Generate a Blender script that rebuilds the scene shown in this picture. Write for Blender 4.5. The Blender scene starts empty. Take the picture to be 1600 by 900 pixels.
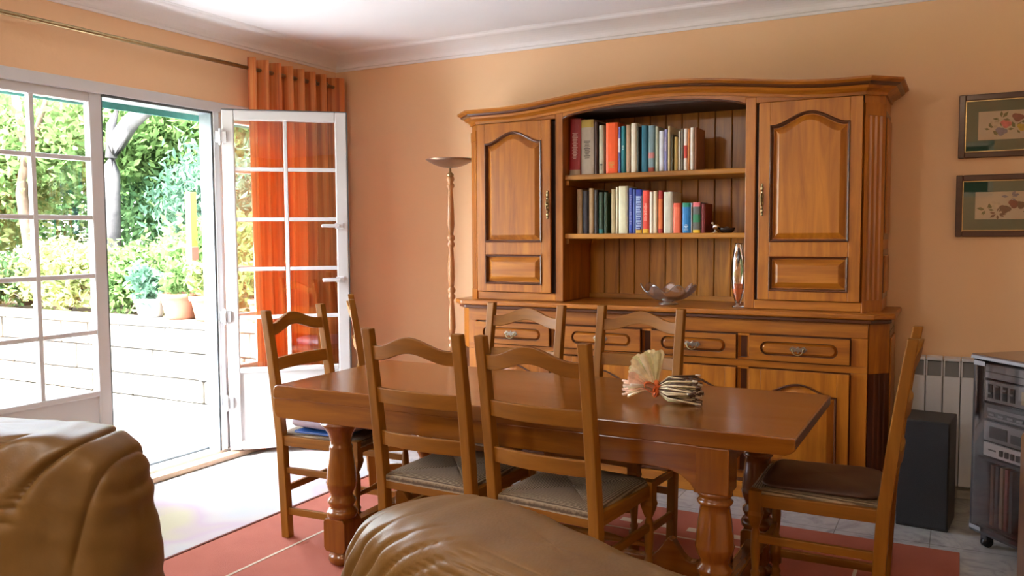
import bpy, bmesh, math, random
import numpy as np
from math import sin, cos, pi, radians, sqrt
from mathutils import Vector, Matrix

# ------------------------------------------------------------ camera, sky, sun, portals, exposure
scene = bpy.context.scene
COL = scene.collection
random.seed(7)

CAM = Vector((4.0947, -4.9449, 1.4031))
yaw, pitch, roll, FPX = radians(28.0835), radians(-3.698), radians(-0.3702), 1316.5
Fw = Vector((-sin(yaw)*cos(pitch), cos(yaw)*cos(pitch), sin(pitch)))
Rt = Vector((cos(yaw), sin(yaw), 0)); Up = Rt.cross(Fw)
R2 = Rt*cos(roll) + Up*sin(roll); U2 = -Rt*sin(roll) + Up*cos(roll)
cam_data = bpy.data.cameras.new('camera')
cam = bpy.data.objects.new('camera', cam_data); COL.objects.link(cam)
m3 = Matrix((R2, U2, -Fw)).transposed()
cam.matrix_world = Matrix.Translation(CAM) @ m3.to_4x4()
cam_data.sensor_width = 36.0; cam_data.lens = FPX/1600*36
cam_data.clip_start = 0.02; cam_data.clip_end = 200
scene.camera = cam

world = bpy.data.worlds.new('sky'); scene.world = world; world.use_nodes = True
wn = world.node_tree; wn.nodes.clear()
wo = wn.nodes.new('ShaderNodeOutputWorld'); wb = wn.nodes.new('ShaderNodeBackground')
sk = wn.nodes.new('ShaderNodeTexSky'); sk.sky_type = 'NISHITA'; sk.sun_disc = False
sk.sun_elevation = radians(58); sk.sun_rotation = radians(190); sk.air_density = 1.0; sk.dust_density = 2.5; sk.altitude = 50
hsv = wn.nodes.new('ShaderNodeHueSaturation'); hsv.inputs['Saturation'].default_value = 0.45
wn.links.new(sk.outputs[0], hsv.inputs['Color']); wn.links.new(hsv.outputs[0], wb.inputs['Color'])
wb.inputs['Strength'].default_value = 0.46
wn.links.new(wb.outputs[0], wo.inputs['Surface'])

sun_d = bpy.data.lights.new('sun', 'SUN'); sun_d.energy = 3.6; sun_d.angle = radians(1.0); sun_d.color = (1, .95, .86)
sun = bpy.data.objects.new('sun', sun_d); COL.objects.link(sun)
sdir = Vector((0.14, -0.34, 0.93)).normalized()
sun.rotation_euler = sdir.to_track_quat('Z', 'Y').to_euler()

def portal(loc, rot, sx, sy):
    d = bpy.data.lights.new('window_portal', 'AREA'); d.shape = 'RECTANGLE'; d.size = sx; d.size_y = sy
    d.cycles.is_portal = True
    o = bpy.data.objects.new('window_portal', d); COL.objects.link(o); o.location = loc; o.rotation_euler = rot
portal((-0.16, -1.93, 1.15), (0, radians(-90), 0), 2.2, 3.1)
portal((2.5, -8.1, 1.8), (radians(90), 0, 0), 3.8, .8)

FILL_LAMP = 7.5     # strength of the added ceiling fill lamps
vs = scene.view_settings
vs.view_transform = 'Standard'; vs.look = 'None'; vs.gamma = 1; vs.use_curve_mapping = False
vs.exposure = 3.8
scene.cycles.max_bounces = 10; scene.cycles.diffuse_bounces = 6; scene.cycles.transparent_max_bounces = 24

# ------------------------------------------------------------ materials
MATS = {}
def nmat(name):
    m = bpy.data.materials.new(name); m.use_nodes = True
    return m, m.node_tree, m.node_tree.nodes['Principled BSDF']
def srgb(r, g, b):
    f = lambda c: (c/255/12.92) if c/255 <= .04045 else ((c/255+.055)/1.055)**2.4
    return (f(r), f(g), f(b), 1)
def bumpnode(nt, bsdf, src, strength, dist=.01):
    b = nt.nodes.new('ShaderNodeBump'); b.inputs['Strength'].default_value = strength; b.inputs['Distance'].default_value = dist
    nt.links.new(src, b.inputs['Height']); nt.links.new(b.outputs[0], bsdf.inputs['Normal'])
def coords(nt, scale=(1,1,1), kind='Object'):
    tc = nt.nodes.new('ShaderNodeTexCoord'); mp = nt.nodes.new('ShaderNodeMapping')
    mp.inputs['Scale'].default_value = scale
    nt.links.new(tc.outputs[kind], mp.inputs['Vector']); return mp.outputs[0]
def noise(nt, vec, scale, detail=4, dist=0, rough=.55):
    n = nt.nodes.new('ShaderNodeTexNoise'); n.inputs['Scale'].default_value = scale
    n.inputs['Detail'].default_value = detail; n.inputs['Distortion'].default_value = dist; n.inputs['Roughness'].default_value = rough
    nt.links.new(vec, n.inputs['Vector']); return n.outputs['Fac']
def ramp(nt, src, stops):
    r = nt.nodes.new('ShaderNodeValToRGB'); e = r.color_ramp.elements
    while len(e) < len(stops): e.new(.5)
    for el, (p, c) in zip(e, stops): el.position = p; el.color = c
    nt.links.new(src, r.inputs[0]); return r.outputs[0]
def plain(name, col, rough=.5, metal=0, nz=0, scale=20, bump=0, coat=0, spec=.5):
    if name in MATS: return MATS[name]
    m, nt, b = nmat(name)
    v = coords(nt); f = noise(nt, v, scale, 4)
    c2 = tuple(max(0, c*(1-nz)) for c in col[:3])+(1,); c3 = tuple(min(1, c*(1+nz)) for c in col[:3])+(1,)
    nt.links.new(ramp(nt, f, [(.3, c2), (.7, c3)]), b.inputs['Base Color'])
    b.inputs['Roughness'].default_value = rough; b.inputs['Metallic'].default_value = metal
    b.inputs['Coat Weight'].default_value = coat; b.inputs['Specular IOR Level'].default_value = spec
    if bump: bumpnode(nt, b, f, bump, .004)
    MATS[name] = m; return m
def wood(name, dark, mid, light, axis='x', rough=.32, coat=.35, scale=1.0, rotate=None):
    key = name+'_'+axis
    if key in MATS: return MATS[key]
    m, nt, b = nmat(key)
    s = {'x': (1.2, 14, 14), 'y': (14, 1.2, 14), 'z': (14, 14, 1.2)}[axis]
    v = coords(nt, tuple(q*scale for q in s))
    f = noise(nt, v, 1.6, 6, .6, .6)
    v2 = coords(nt, tuple(1.6*scale*(.3 if q < 2 else 1) for q in s)); g = noise(nt, v2, 1.0, 2)
    mx = nt.nodes.new('ShaderNodeMath'); mx.operation = 'MULTIPLY_ADD'; mx.inputs[1].default_value = .65
    nt.links.new(f, mx.inputs[0])
    mm = nt.nodes.new('ShaderNodeMath'); mm.operation = 'MULTIPLY'; mm.inputs[1].default_value = .35
    nt.links.new(g, mm.inputs[0]); nt.links.new(mm.outputs[0], mx.inputs[2])
    nt.links.new(ramp(nt, mx.outputs[0], [(.33, dark), (.5, mid), (.68, light)]), b.inputs['Base Color'])
    b.inputs['Roughness'].default_value = rough; b.inputs['Coat Weight'].default_value = coat
    b.inputs['Coat Roughness'].default_value = .18
    bumpnode(nt, b, f, .08, .003)
    if name == 'chair_beech': b.inputs['Specular IOR Level'].default_value = .28
    MATS[key] = m; return m
def hutch_wood(a): return wood('hutch_oak', (.20,.054,.002,1), (.36,.115,.006,1), (.52,.19,.013,1), a, .38, .22)
def dark_wood(a): return wood('stained_edge', (.045,.012,.003,1), (.085,.022,.005,1), (.13,.036,.008,1), a, .3, .5)
def table_wood(a): return wood('table_oak', (.12,.031,.002,1), (.21,.064,.004,1), (.29,.098,.007,1), a, .22, .5, .8)
def chair_wood(a): return wood('chair_beech', (.17,.060,.003,1), (.24,.090,.005,1), (.31,.128,.010,1), a, .5, .05)
def plank_wood(a): return wood('plank_oak', (.20,.074,.003,1), (.42,.17,.009,1), (.56,.25,.017,1), a, .45, .2)

def glass_mat(name, tint=(1,1,1,1), gl=.09, gmax=.9):
    if name in MATS: return MATS[name]
    m = bpy.data.materials.new(name); m.use_nodes = True; nt = m.node_tree; nt.nodes.clear()
    o = nt.nodes.new('ShaderNodeOutputMaterial'); t = nt.nodes.new('ShaderNodeBsdfTransparent'); g = nt.nodes.new('ShaderNodeBsdfGlossy')
    t.inputs[0].default_value = tint; g.inputs['Roughness'].default_value = .01
    lw = nt.nodes.new('ShaderNodeLayerWeight'); lw.inputs[0].default_value = .25
    mr = nt.nodes.new('ShaderNodeMapRange'); mr.inputs[3].default_value = gl; mr.inputs[4].default_value = gmax
    nt.links.new(lw.outputs['Fresnel'], mr.inputs[0])
    x = nt.nodes.new('ShaderNodeMixShader'); nt.links.new(mr.outputs[0], x.inputs[0])
    nt.links.new(t.outputs[0], x.inputs[1]); nt.links.new(g.outputs[0], x.inputs[2]); nt.links.new(x.outputs[0], o.inputs[0])
    MATS[name] = m; return m
def leaf_mat(name, c1, c2, trans=.45):
    if name in MATS: return MATS[name]
    m = bpy.data.materials.new(name); m.use_nodes = True; nt = m.node_tree; nt.nodes.clear()
    o = nt.nodes.new('ShaderNodeOutputMaterial'); v = coords(nt); f = noise(nt, v, 3.5, 3)
    c = ramp(nt, f, [(.35, c1), (.65, c2)])
    d = nt.nodes.new('ShaderNodeBsdfDiffuse'); t = nt.nodes.new('ShaderNodeBsdfTranslucent'); x = nt.nodes.new('ShaderNodeMixShader')
    x.inputs[0].default_value = trans
    nt.links.new(c, d.inputs[0]); nt.links.new(c, t.inputs[0]); nt.links.new(d.outputs[0], x.inputs[1]); nt.links.new(t.outputs[0], x.inputs[2])
    nt.links.new(x.outputs[0], o.inputs[0]); MATS[name] = m; return m

def mottled(name, c1, c2, scale, rough=.9, bump=.15, detail=5):
    if name in MATS: return MATS[name]
    m, nt, b = nmat(name); v = coords(nt); f = noise(nt, v, scale, detail); f2 = noise(nt, v, scale*22, 3)
    nt.links.new(ramp(nt, f, [(.3, c1), (.7, c2)]), b.inputs['Base Color']); b.inputs['Roughness'].default_value = rough
    bumpnode(nt, b, f2, bump, .004); MATS[name] = m; return m

M_wall = mottled('peach_plaster', (.79,.525,.30,1), (.82,.55,.32,1), 1.2, .75, .25)
M_ceil = mottled('white_plaster', (.78,.79,.80,1), (.82,.83,.84,1), 1.0, .85, .1)
M_pvc = plain('white_frame', (.60,.61,.62,1), .3, 0, .01, 5)
M_gasket = plain('grey_gasket', (.09,.11,.12,1), .5, 0, .1, 30)
M_brass = plain('antique_brass', (.42,.33,.17,1), .28, 1, .15, 60)
M_pewter = plain('aged_pewter', (.40,.36,.30,1), .3, 1, .2, 80)
M_glass = glass_mat('window_glass')
M_black = plain('black_lacquer', (.012,.012,.014,1), .3, 0, .1, 30)
M_ext = plain('exterior_render', (.62,.58,.50,1), .9, 0, .05, 4)
M_terra = plain('pale_terracotta', (.20,.075,.04,1), .8, 0, .1, 12)
M_soil = mottled('garden_soil', (.10,.07,.04,1), (.16,.11,.06,1), 6, .95)

def floor_mat():
    m, nt, b = nmat('pale_marble_tiles'); v = coords(nt)
    f = noise(nt, v, 5, 8, 2.2, .65)
    br = nt.nodes.new('ShaderNodeTexBrick'); br.offset = 0; br.inputs['Scale'].default_value = 1
    br.inputs['Brick Width'].default_value = .4; br.inputs['Row Height'].default_value = .4; br.inputs['Mortar Size'].default_value = .0025
    br.inputs['Color1'].default_value = (1,1,1,1); br.inputs['Color2'].default_value = (.93,.93,.93,1); br.inputs['Mortar'].default_value = (.55,.54,.52,1)
    nt.links.new(v, br.inputs['Vector'])
    c = ramp(nt, f, [(.30, (.30,.31,.32,1)), (.5, (.46,.47,.47,1)), (.7, (.54,.54,.54,1))])
    mx = nt.nodes.new('ShaderNodeMix'); mx.data_type = 'RGBA'; mx.blend_type = 'MULTIPLY'; mx.inputs[0].default_value = 1
    nt.links.new(c, mx.inputs[6]); nt.links.new(br.outputs[0], mx.inputs[7]); nt.links.new(mx.outputs[2], b.inputs['Base Color'])
    b.inputs['Roughness'].default_value = .22; return m
def rug_mat(name, c1, c2):
    m, nt, b = nmat(name); v = coords(nt); f = noise(nt, v, 3, 4); w = noise(nt, v, 420, 2)
    nt.links.new(ramp(nt, f, [(.3, c1), (.7, c2)]), b.inputs['Base Color']); b.inputs['Roughness'].default_value = .95
    bumpnode(nt, b, w, .5, .004); return m
def leather_mat():
    m, nt, b = nmat('tan_leather'); v = coords(nt); f = noise(nt, v, 5, 5, .5)
    nt.links.new(ramp(nt, f, [(.3, (.135,.070,.015,1)), (.7, (.205,.112,.028,1))]), b.inputs['Base Color'])
    b.inputs['Roughness'].default_value = .43; b.inputs['Specular IOR Level'].default_value = .45
    vo = nt.nodes.new('ShaderNodeTexVoronoi'); vo.inputs['Scale'].default_value = 160; nt.links.new(v, vo.inputs['Vector'])
    bumpnode(nt, b, vo.outputs['Distance'], .12, .002); return m
def curtain_mat():
    m = bpy.data.materials.new('orange_curtain'); m.use_nodes = True; nt = m.node_tree; nt.nodes.clear()
    o = nt.nodes.new('ShaderNodeOutputMaterial'); v = coords(nt, (22, 22, .15)); f = noise(nt, v, 1.3, 5)
    c = ramp(nt, f, [(.34, (.52,.13,.03,1)), (.46, (.80,.27,.06,1)), (.54, (.85,.38,.11,1)), (.66, (.66,.18,.045,1))])
    d = nt.nodes.new('ShaderNodeBsdfPrincipled'); d.inputs['Roughness'].default_value = .5; d.inputs['Sheen Weight'].default_value = .3
    t = nt.nodes.new('ShaderNodeBsdfTranslucent'); x = nt.nodes.new('ShaderNodeMixShader'); x.inputs[0].default_value = .4
    nt.links.new(c, d.inputs[0]); nt.links.new(c, t.inputs[0]); nt.links.new(d.outputs[0], x.inputs[1]); nt.links.new(t.outputs[0], x.inputs[2])
    nt.links.new(x.outputs[0], o.inputs[0]); return m
def rush_mat(axis):
    m, nt, b = nmat('woven_rush_'+axis); v = coords(nt)
    w = nt.nodes.new('ShaderNodeTexWave'); w.bands_direction = axis.upper(); w.inputs['Scale'].default_value = 38; w.inputs['Distortion'].default_value = 1.2
    w.inputs['Detail'].default_value = 2; w.inputs['Detail Scale'].default_value = 2
    nt.links.new(v, w.inputs['Vector'])
    nt.links.new(ramp(nt, w.outputs['Fac'], [(.15, (.10,.065,.035,1)), (.6, (.27,.195,.115,1)), (1, (.36,.28,.18,1))]), b.inputs['Base Color'])
    b.inputs['Roughness'].default_value = .7; bumpnode(nt, b, w.outputs['Fac'], .7, .006); return m
def stone_mat(): return mottled('pale_limestone', (.085,.075,.058,1), (.145,.135,.115,1), 5, .9, .6)
M_floor = floor_mat(); M_leather = leather_mat(); M_curtain = curtain_mat(); M_rx = rush_mat('x'); M_ry = rush_mat('y')
M_stone = stone_mat()

# ------------------------------------------------------------ mesh helpers
class MB:
    def __init__(s): s.v = []; s.f = []; s.sm = []; s.mi = []; s.m = 0
    def add(s, vs, fs, smooth=False):
        o = len(s.v); s.v += [tuple(p) for p in vs]
        for f in fs: s.f.append(tuple(i+o for i in f)); s.sm.append(smooth); s.mi.append(s.m)
        return s
    def box(s, x0, x1, y0, y1, z0, z1):
        x0, x1 = min(x0, x1), max(x0, x1); y0, y1 = min(y0, y1), max(y0, y1); z0, z1 = min(z0, z1), max(z0, z1)
        return s.add([(x0,y0,z0),(x1,y0,z0),(x1,y1,z0),(x0,y1,z0),(x0,y0,z1),(x1,y0,z1),(x1,y1,z1),(x0,y1,z1)],
                     [(0,3,2,1),(4,5,6,7),(0,1,5,4),(1,2,6,5),(2,3,7,6),(3,0,4,7)])
    def beam(s, p, q, w, h, up=(0,0,1)):
        p = Vector(p); q = Vector(q); d = (q-p).normalized(); u = Vector(up); sd = d.cross(u).normalized(); u = sd.cross(d)
        vs = [c+sd*a*w/2+u*b*h/2 for c in (p, q) for a, b in ((-1,-1),(1,-1),(1,1),(-1,1))]
        return s.add(vs, [(0,1,2,3),(7,6,5,4),(0,4,5,1),(1,5,6,2),(2,6,7,3),(3,7,4,0)])
    def prism(s, poly, plane, a, b):
        n = len(poly)
        def P(u, v, w): return {'xz': (u, w, v), 'yz': (w, u, v), 'xy': (u, v, w)}[plane]
        vs = [P(u, v, a) for u, v in poly]+[P(u, v, b) for u, v in poly]
        return s.add(vs, [tuple(range(n)), tuple(reversed(range(n, 2*n)))]+[(i, i+n, (i+1) % n+n, (i+1) % n) for i in range(n)])
    def lathe(s, prof, c=(0,0,0), n=24, smooth=True, ang=1e9):
        vs = []; fs = []
        for r, z in prof:
            for k in range(n):
                t = 2*pi*k/n; vs.append((c[0]+r*cos(t), c[1]+r*sin(t), c[2]+z))
        for i in range(len(prof)-1):
            for k in range(n):
                a = i*n+k; b = i*n+(k+1) % n; fs.append((a, b, b+n, a+n))
        if prof[0][0] > 1e-4: fs.append(tuple(reversed(range(n))))
        if prof[-1][0] > 1e-4: fs.append(tuple(range((len(prof)-1)*n, len(prof)*n)))
        return s.add(vs, fs, smooth)
    def tube(s, pts, r, n=8, closed=False):
        pts = [Vector(p) for p in pts]; rs = r if isinstance(r, (list, tuple)) else [r]*len(pts)
        vs = []; fs = []; up = Vector((0,0,1)); N = len(pts)
        for i, p in enumerate(pts):
            d = (pts[min(i+1, N-1)]-pts[max(i-1, 0)]).normalized()
            if closed: d = (pts[(i+1) % N]-pts[i-1]).normalized()
            u = up if abs(d.z) < .9 else Vector((1,0,0)); a = d.cross(u).normalized(); b = a.cross(d)
            for k in range(n): t = 2*pi*k/n; vs.append(p+(a*cos(t)+b*sin(t))*rs[i])
        for i in range(N if closed else N-1):
            for k in range(n):
                j = (i+1) % N; fs.append((i*n+k, j*n+k, j*n+(k+1) % n, i*n+(k+1) % n))
        if not closed: fs += [tuple(range(n)), tuple(reversed(range((N-1)*n, N*n)))]
        return s.add(vs, fs, True)
    def grid(s, fn, nu, nv, smooth=True, cu=False):
        vs = [fn(i/(nu if cu else nu-1), j/(nv-1)) for i in range(nu) for j in range(nv)]
        fs = []
        for i in range(nu if cu else nu-1):
            for j in range(nv-1):
                a = i*nv+j; b = ((i+1) % nu)*nv+j; fs.append((a, b, b+1, a+1))
        return s.add(vs, fs, smooth)
    def build(s, name, mat, parent=None, bevel=0, world=True, seg=2, fix=True, smooth_angle=None, kind=None):
        off = Vector((0,0,0))
        if parent is not None and world:
            p = parent
            while p is not None: off += p.location; p = p.parent
        me = bpy.data.meshes.new(name)
        me.from_pydata([tuple(Vector(v)-off) for v in s.v], [], s.f)
        me.polygons.foreach_set('use_smooth', s.sm)
        mats = mat if isinstance(mat, (list, tuple)) else [mat]
        for m in mats: me.materials.append(m)
        if len(mats) > 1: me.polygons.foreach_set('material_index', s.mi)
        if fix:
            bm = bmesh.new(); bm.from_mesh(me); bmesh.ops.recalc_face_normals(bm, faces=bm.faces); bm.to_mesh(me); bm.free()
        o = bpy.data.objects.new(name, me); COL.objects.link(o)
        if parent is not None: o.parent = parent
        if bevel:
            b = o.modifiers.new('bevel', 'BEVEL'); b.width = bevel; b.segments = seg; b.limit_method = 'ANGLE'; b.angle_limit = radians(40)
            b.harden_normals = False
        if kind: o['kind'] = kind
        return o
def tag(o, label, cat, group=None, kind=None):
    o['label'] = label; o['category'] = cat
    if group: o['group'] = group
    if kind: o['kind'] = kind
    return o
def thing(name, label, cat, loc=(0,0,0), rz=0, group=None, kind=None):
    o = bpy.data.objects.new(name, None); COL.objects.link(o); o.empty_display_size = .1
    o.location = loc; o.rotation_euler = (0, 0, rz)
    return tag(o, label, cat, group, kind)
def dup_part(src, parent, loc=None):
    c = src.copy(); COL.objects.link(c); c.parent = parent
    if loc is not None: c.location = loc
    return c
def copy_tree(o, parent=None, **kw):
    c = o.copy(); COL.objects.link(c); c.parent = parent
    for ch in o.children: copy_tree(ch, c)
    return c

# ------------------------------------------------------------ the room
HC, HT = 2.59, 2.68          # bottom of the cove, ceiling height
XR, YF = 6.3, -8.0           # right wall, wall behind the camera
DY0, DY1, DZ = -3.47, -0.39, 2.225   # patio door opening in the left wall
MB().box(-.02, XR, YF, 0, -.06, 0).build('floor', M_floor)
tag(bpy.data.objects['floor'], 'pale veined marble tile floor of the dining room', 'floor', kind='structure')
tag(MB().box(-.2, XR+.2, YF-.2, .2, HT, HT+.12).build('ceiling', M_ceil), 'flat white plaster ceiling above the whole room', 'ceiling', kind='structure')
tag(MB().box(-.15, XR+.15, 0, .2, -.06, HT).build('wall_back', M_wall), 'peach plastered wall behind the wooden dresser', 'wall', kind='structure')
w = MB(); w.box(-.13, 0, DY1, 0, -.06, HT); w.box(-.13, 0, DY0, DY1, DZ, HT); w.box(-.13, 0, YF, DY0, -.06, HT)
tag(w.build('wall_left', M_wall), 'peach wall around the white patio doors', 'wall', kind='structure')
tag(MB().box(XR, XR+.15, YF, 0, -.06, HT).build('wall_right', M_wall), 'peach wall on the right, outside the picture', 'wall', kind='structure')
WX0, WX1, WZ0, WZ1 = .6, 4.44, 1.42, 2.15
w = MB(); w.box(-.13, WX0, YF-.15, YF, -.06, HT); w.box(WX1, XR+.15, YF-.15, YF, -.06, HT); w.box(WX0, WX1, YF-.15, YF, -.06, WZ0); w.box(WX0, WX1, YF-.15, YF, WZ1, HT)
tag(w.build('wall_front', M_wall), 'peach wall behind the camera with a garden window', 'wall', kind='structure')
tag(MB().box(0, 6.0, YF-1.3, YF-.2, 2.72, 2.8).build('porch_sun_blocker', M_ext), 'unseen slab added to keep the sun off the garden window behind the camera', 'roof', kind='structure')  # unseen slab added to block direct sun from the rear window
t = thing('window_1', 'white garden window behind the camera, reflected in the picture glass', 'window', (2.5, YF-.07, WZ0), kind='structure')
f = MB()
for a, b in ((WX0, WX0+.06), (WX1-.06, WX1)): f.box(a, b, YF-.1, YF-.04, WZ0, WZ1)
f.box(WX0, WX1, YF-.1, YF-.04, WZ0, WZ0+.06); f.box(WX0, WX1, YF-.1, YF-.04, WZ1-.06, WZ1)
f.build('window_frame', M_pvc, t)
for k in range(1, 12): MB().box(WX0+k*.32-.015, WX0+k*.48+.015, YF-.09, YF-.05, WZ0+.06, WZ1-.06).build('muntin', M_pvc, t)
for k in range(1, 2): MB().box(WX0+.06, WX1-.06, YF-.09, YF-.05, WZ0+k*.365-.015, WZ0+k*.365+.015).build('muntin', M_pvc, t)
MB().box(WX0+.05, WX1-.05, YF-.072, YF-.068, WZ0+.05, WZ1-.05).build('pane', M_glass, t)

# cove moulding round the ceiling: one run per wall
cov = [(0, HC), (.012, HC), (.018, HC+.012)]
for k in range(9):
    a = pi/2*k/8; cov.append((.03+.17*(1-cos(a))**1.0*1.0, HC+.015+.058*sin(a)))
cov += [(.215, HT-.012), (.225, HT-.005), (.24, HT-.001), (.24, HT+.01), (0, HT+.01)]
def cove(name, path, label):
    mb = MB(); n = len(cov); vs = []; fs = []
    for (x, y, dx, dy) in path:
        for o_, z in cov: vs.append((x+dx*o_, y+dy*o_, z))
    for i in range(len(path)-1):
        for j in range(n): fs.append((i*n+j, i*n+(j+1) % n, (i+1)*n+(j+1) % n, (i+1)*n+j))
    mb.add(vs, fs, False)
    tag(mb.build(name, M_ceil), label, 'moulding', kind='structure')
cove('trim_1', [(0, YF, 1, 0), (0, 0, 1, -1)], 'white plaster cove along the top of the patio door wall')
cove('trim_2', [(0, 0, 1, -1), (XR, 0, -1, -1)], 'white plaster cove above the dresser along the back wall')
# baseboards
tag(MB().box(0, XR, -.014, 0, 0, .07).build('baseboard_back', plain('tile_skirting', (.55,.53,.50,1), .3, 0, .08, 12), bevel=.003), 'low pale tile skirting under the back wall', 'baseboard', kind='structure')
tag(MB().box(0, .014, DY1+.02, -.014, 0, .07).build('baseboard_left', MATS['tile_skirting'], bevel=.003), 'short pale skirting in the corner under the orange curtain', 'baseboard', kind='structure')

# unseen ceiling lamps added as fill light, above and behind the camera
M_fillglow = bpy.data.materials.new('fill_lamp_glass'); M_fillglow.use_nodes = True
e_ = M_fillglow.node_tree.nodes['Principled BSDF']; e_.inputs['Emission Color'].default_value = (1, .83, .64, 1); e_.inputs['Emission Strength'].default_value = FILL_LAMP
M_fillwhite = M_fillglow.copy(); M_fillwhite.name = 'white_fill_lamp_glass'
M_fillwhite.node_tree.nodes['Principled BSDF'].inputs['Emission Color'].default_value = (1, .93, .84, 1)
M_fillglow.node_tree.nodes['Principled BSDF'].inputs['Emission Color'].default_value = (1, .72, .45, 1)
for lx, ly, lb, M_l in ((3.9, -6.3, 'added round ceiling fill lamp behind the camera', M_fillglow), (1.5, -5.6, 'added round ceiling fill lamp above the left armchair, out of the picture', M_fillwhite)):
    t = thing('ceiling_lamp', lb, 'lamp', (lx, ly, HT))
    MB().lathe([(0, 0), (.10, 0), (.21, -.02), (.215, -.035), (0, -.035)], (lx, ly, HT), 28).build('base', M_brass, t)
    MB().lathe([(.205, -.035), (.19, -.07), (.14, -.11), (.07, -.13), (0, -.135)], (lx, ly, HT), 28).build('glass_bowl', M_l, t)

# ------------------------------------------------------------ patio doors in the left wall
W4 = (DY1-DY0)/4
t = thing('door_frame', 'fixed white outer frame of the patio doors', 'door frame', (-.05, (DY0+DY1)/2, 0), kind='structure')
M_sill = plain('stone_sill', (.56,.40,.28,1), .5, 0, .12, 15)
MB().box(-.10, .012, DY0-.01, DY1+.01, 2.165, DZ).build('head', M_pvc, t, .004)
MB().box(-.10, .012, DY1-.045, DY1, .05, 2.165).build('jamb', M_pvc, t, .004)
MB().box(-.10, .012, DY0, DY0+.045, .05, 2.165).build('jamb', M_pvc, t, .004)
MB().box(-.13, .0, DY0, DY1, -.02, .05).build('threshold', plain('white_sill', (.70,.70,.68,1), .4, 0, .03), t, .004)
MB().box(.0, .09, DY0, DY1-.02, 0, .035).build('step', M_sill, t, .012)
MB().box(-.12, -.095, DY0+W4*2, DY0+W4*3, .05, .062).build('gasket', M_gasket, t)
MB().box(-.12, -.095, DY0+W4*2, DY0+W4*3, 2.15, 2.165).build('gasket', M_gasket, t)
MB().box(-.10, .004, DY0+W4*3-.036, DY0+W4*3-.022, .05, 2.165).build('gasket', M_gasket, t)
MB().box(-.10, .004, DY0+W4*2, DY0+W4*3-.022, 2.150, 2.165).build('gasket', M_gasket, t)

def glazed_leaf(name, label, width, loc, rz, handle=False, flip=False, thick=.05):
    """leaf in local coordinates: x along the width from the hinge, z up, glass in the y=0 plane"""
    t = thing(name, label, 'door', loc, rz, kind='structure')
    z0, z1 = .045, 2.178; st = .072; h = thick/2
    def P(n, m, mb, b=0, par=None): return mb.build(n, m, par or t, b, world=False)
    P('stile', M_pvc, MB().box(0, st, -h, h, z0, z1), .006); P('stile', M_pvc, MB().box(width-st, width, -h, h, z0, z1), .006)
    P('rail', M_pvc, MB().box(st, width-st, -h, h, z1-.062, z1), .006); P('rail', M_pvc, MB().box(st, width-st, -h, h, z0, .10), .006)
    P('rail', M_pvc, MB().box(st, width-st, -h, h, .535, .565), .005)
    P('kick_panel', M_pvc, MB().box(st-.002, width-st+.002, -.010, .010, .09, .54), .002)
    zs = [.565, .885, 1.19, 1.502, 1.815, 2.116]; xm = width/2
    P('muntin', M_pvc, MB().box(xm-.012, xm+.012, -.018, .018, .56, 2.12), .004)
    for z in zs[1:-1]:
        P('muntin', M_pvc, MB().box(st-.002, xm-.012, -.018, .018, z-.012, z+.012), .004)
        P('muntin', M_pvc, MB().box(xm+.012, width-st+.002, -.018, .018, z-.012, z+.012), .004)
    for i in range(5):
        for a, b in ((st-.004, xm-.006), (xm+.006, width-st+.004)):
            P('pane', M_glass, MB().box(a, b, -.002, .002, zs[i]-.006, zs[i+1]+.006))
    P('gasket', M_gasket, MB().box(width-.004, width+.007, -h*.9, h*.5, z0, z1))
    if handle:
        P('gasket', M_gasket, MB().box(0, width, -h*.9, h*.5, z1, z1+.006))
        for z in (2.01, .896, .35):
            hg = P('hinge', M_pvc if z > 1 else plain('grey_hinge', (.35,.36,.37,1), .4), MB().box(-.035, .03, -h-.012, -h+.002, z-.035, z+.035), .004)
            P('hinge_pin', M_pvc, MB().lathe([(.008, -.05), (.008, .05)], (-.008, -h-.012, z), 10), 0, hg)
        for z in (1.46, 1.115):
            a = P('lever_handle', M_pvc, MB().box(width-st-.01, width-st+.045, -h-.02, -h, z-.018, z+.018), .004)
            P('lever', M_pvc, MB().box(width-st-.095, width-st+.02, -h-.045, -h-.022, z-.011, z+.011), .006, a)
    return t
for k, (nm, lb) in enumerate((('door_4', 'far left white glazed patio door leaf beyond the picture edge'), ('door_1', 'closed white glazed patio door left of the open doorway'))):
    glazed_leaf(nm, lb, W4-.046 if k == 0 else W4, (-.04, DY0+(.046 if k == 0 else W4), 0), radians(90))
glazed_leaf('door_3', 'closed white glazed patio door behind the orange curtain', W4-.046, (-.04, DY0+3*W4+.001, 0), radians(90))
glazed_leaf('door_2', 'open white patio door leaf with ten panes, swung in against the curtain', .757, (.03, -1.135, 0), math.atan2(.505, .56), handle=True)
# central post on which the opened leaf hangs
MB().box(-.09, .012, DY0+3*W4-.022, DY0+3*W4+.022, .05, 2.165).build('hinge_post', M_pvc, bpy.data.objects['door_frame'], .004)

# awning box outside
t = thing('awning', 'teal roller awning strip hanging outside above the open doorway', 'awning', (-.22, -1.9, 2.1))
MB().box(-.34, -.15, -3.6, -.3, 2.19, 2.32).build('cassette', M_ext, t, .01)
MB().box(-.262, -.25, -3.55, -.35, 2.135, 2.20).build('valance', plain('teal_cloth', (.02,.13,.11,1), .8, 0, .1, 30), t)

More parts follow.
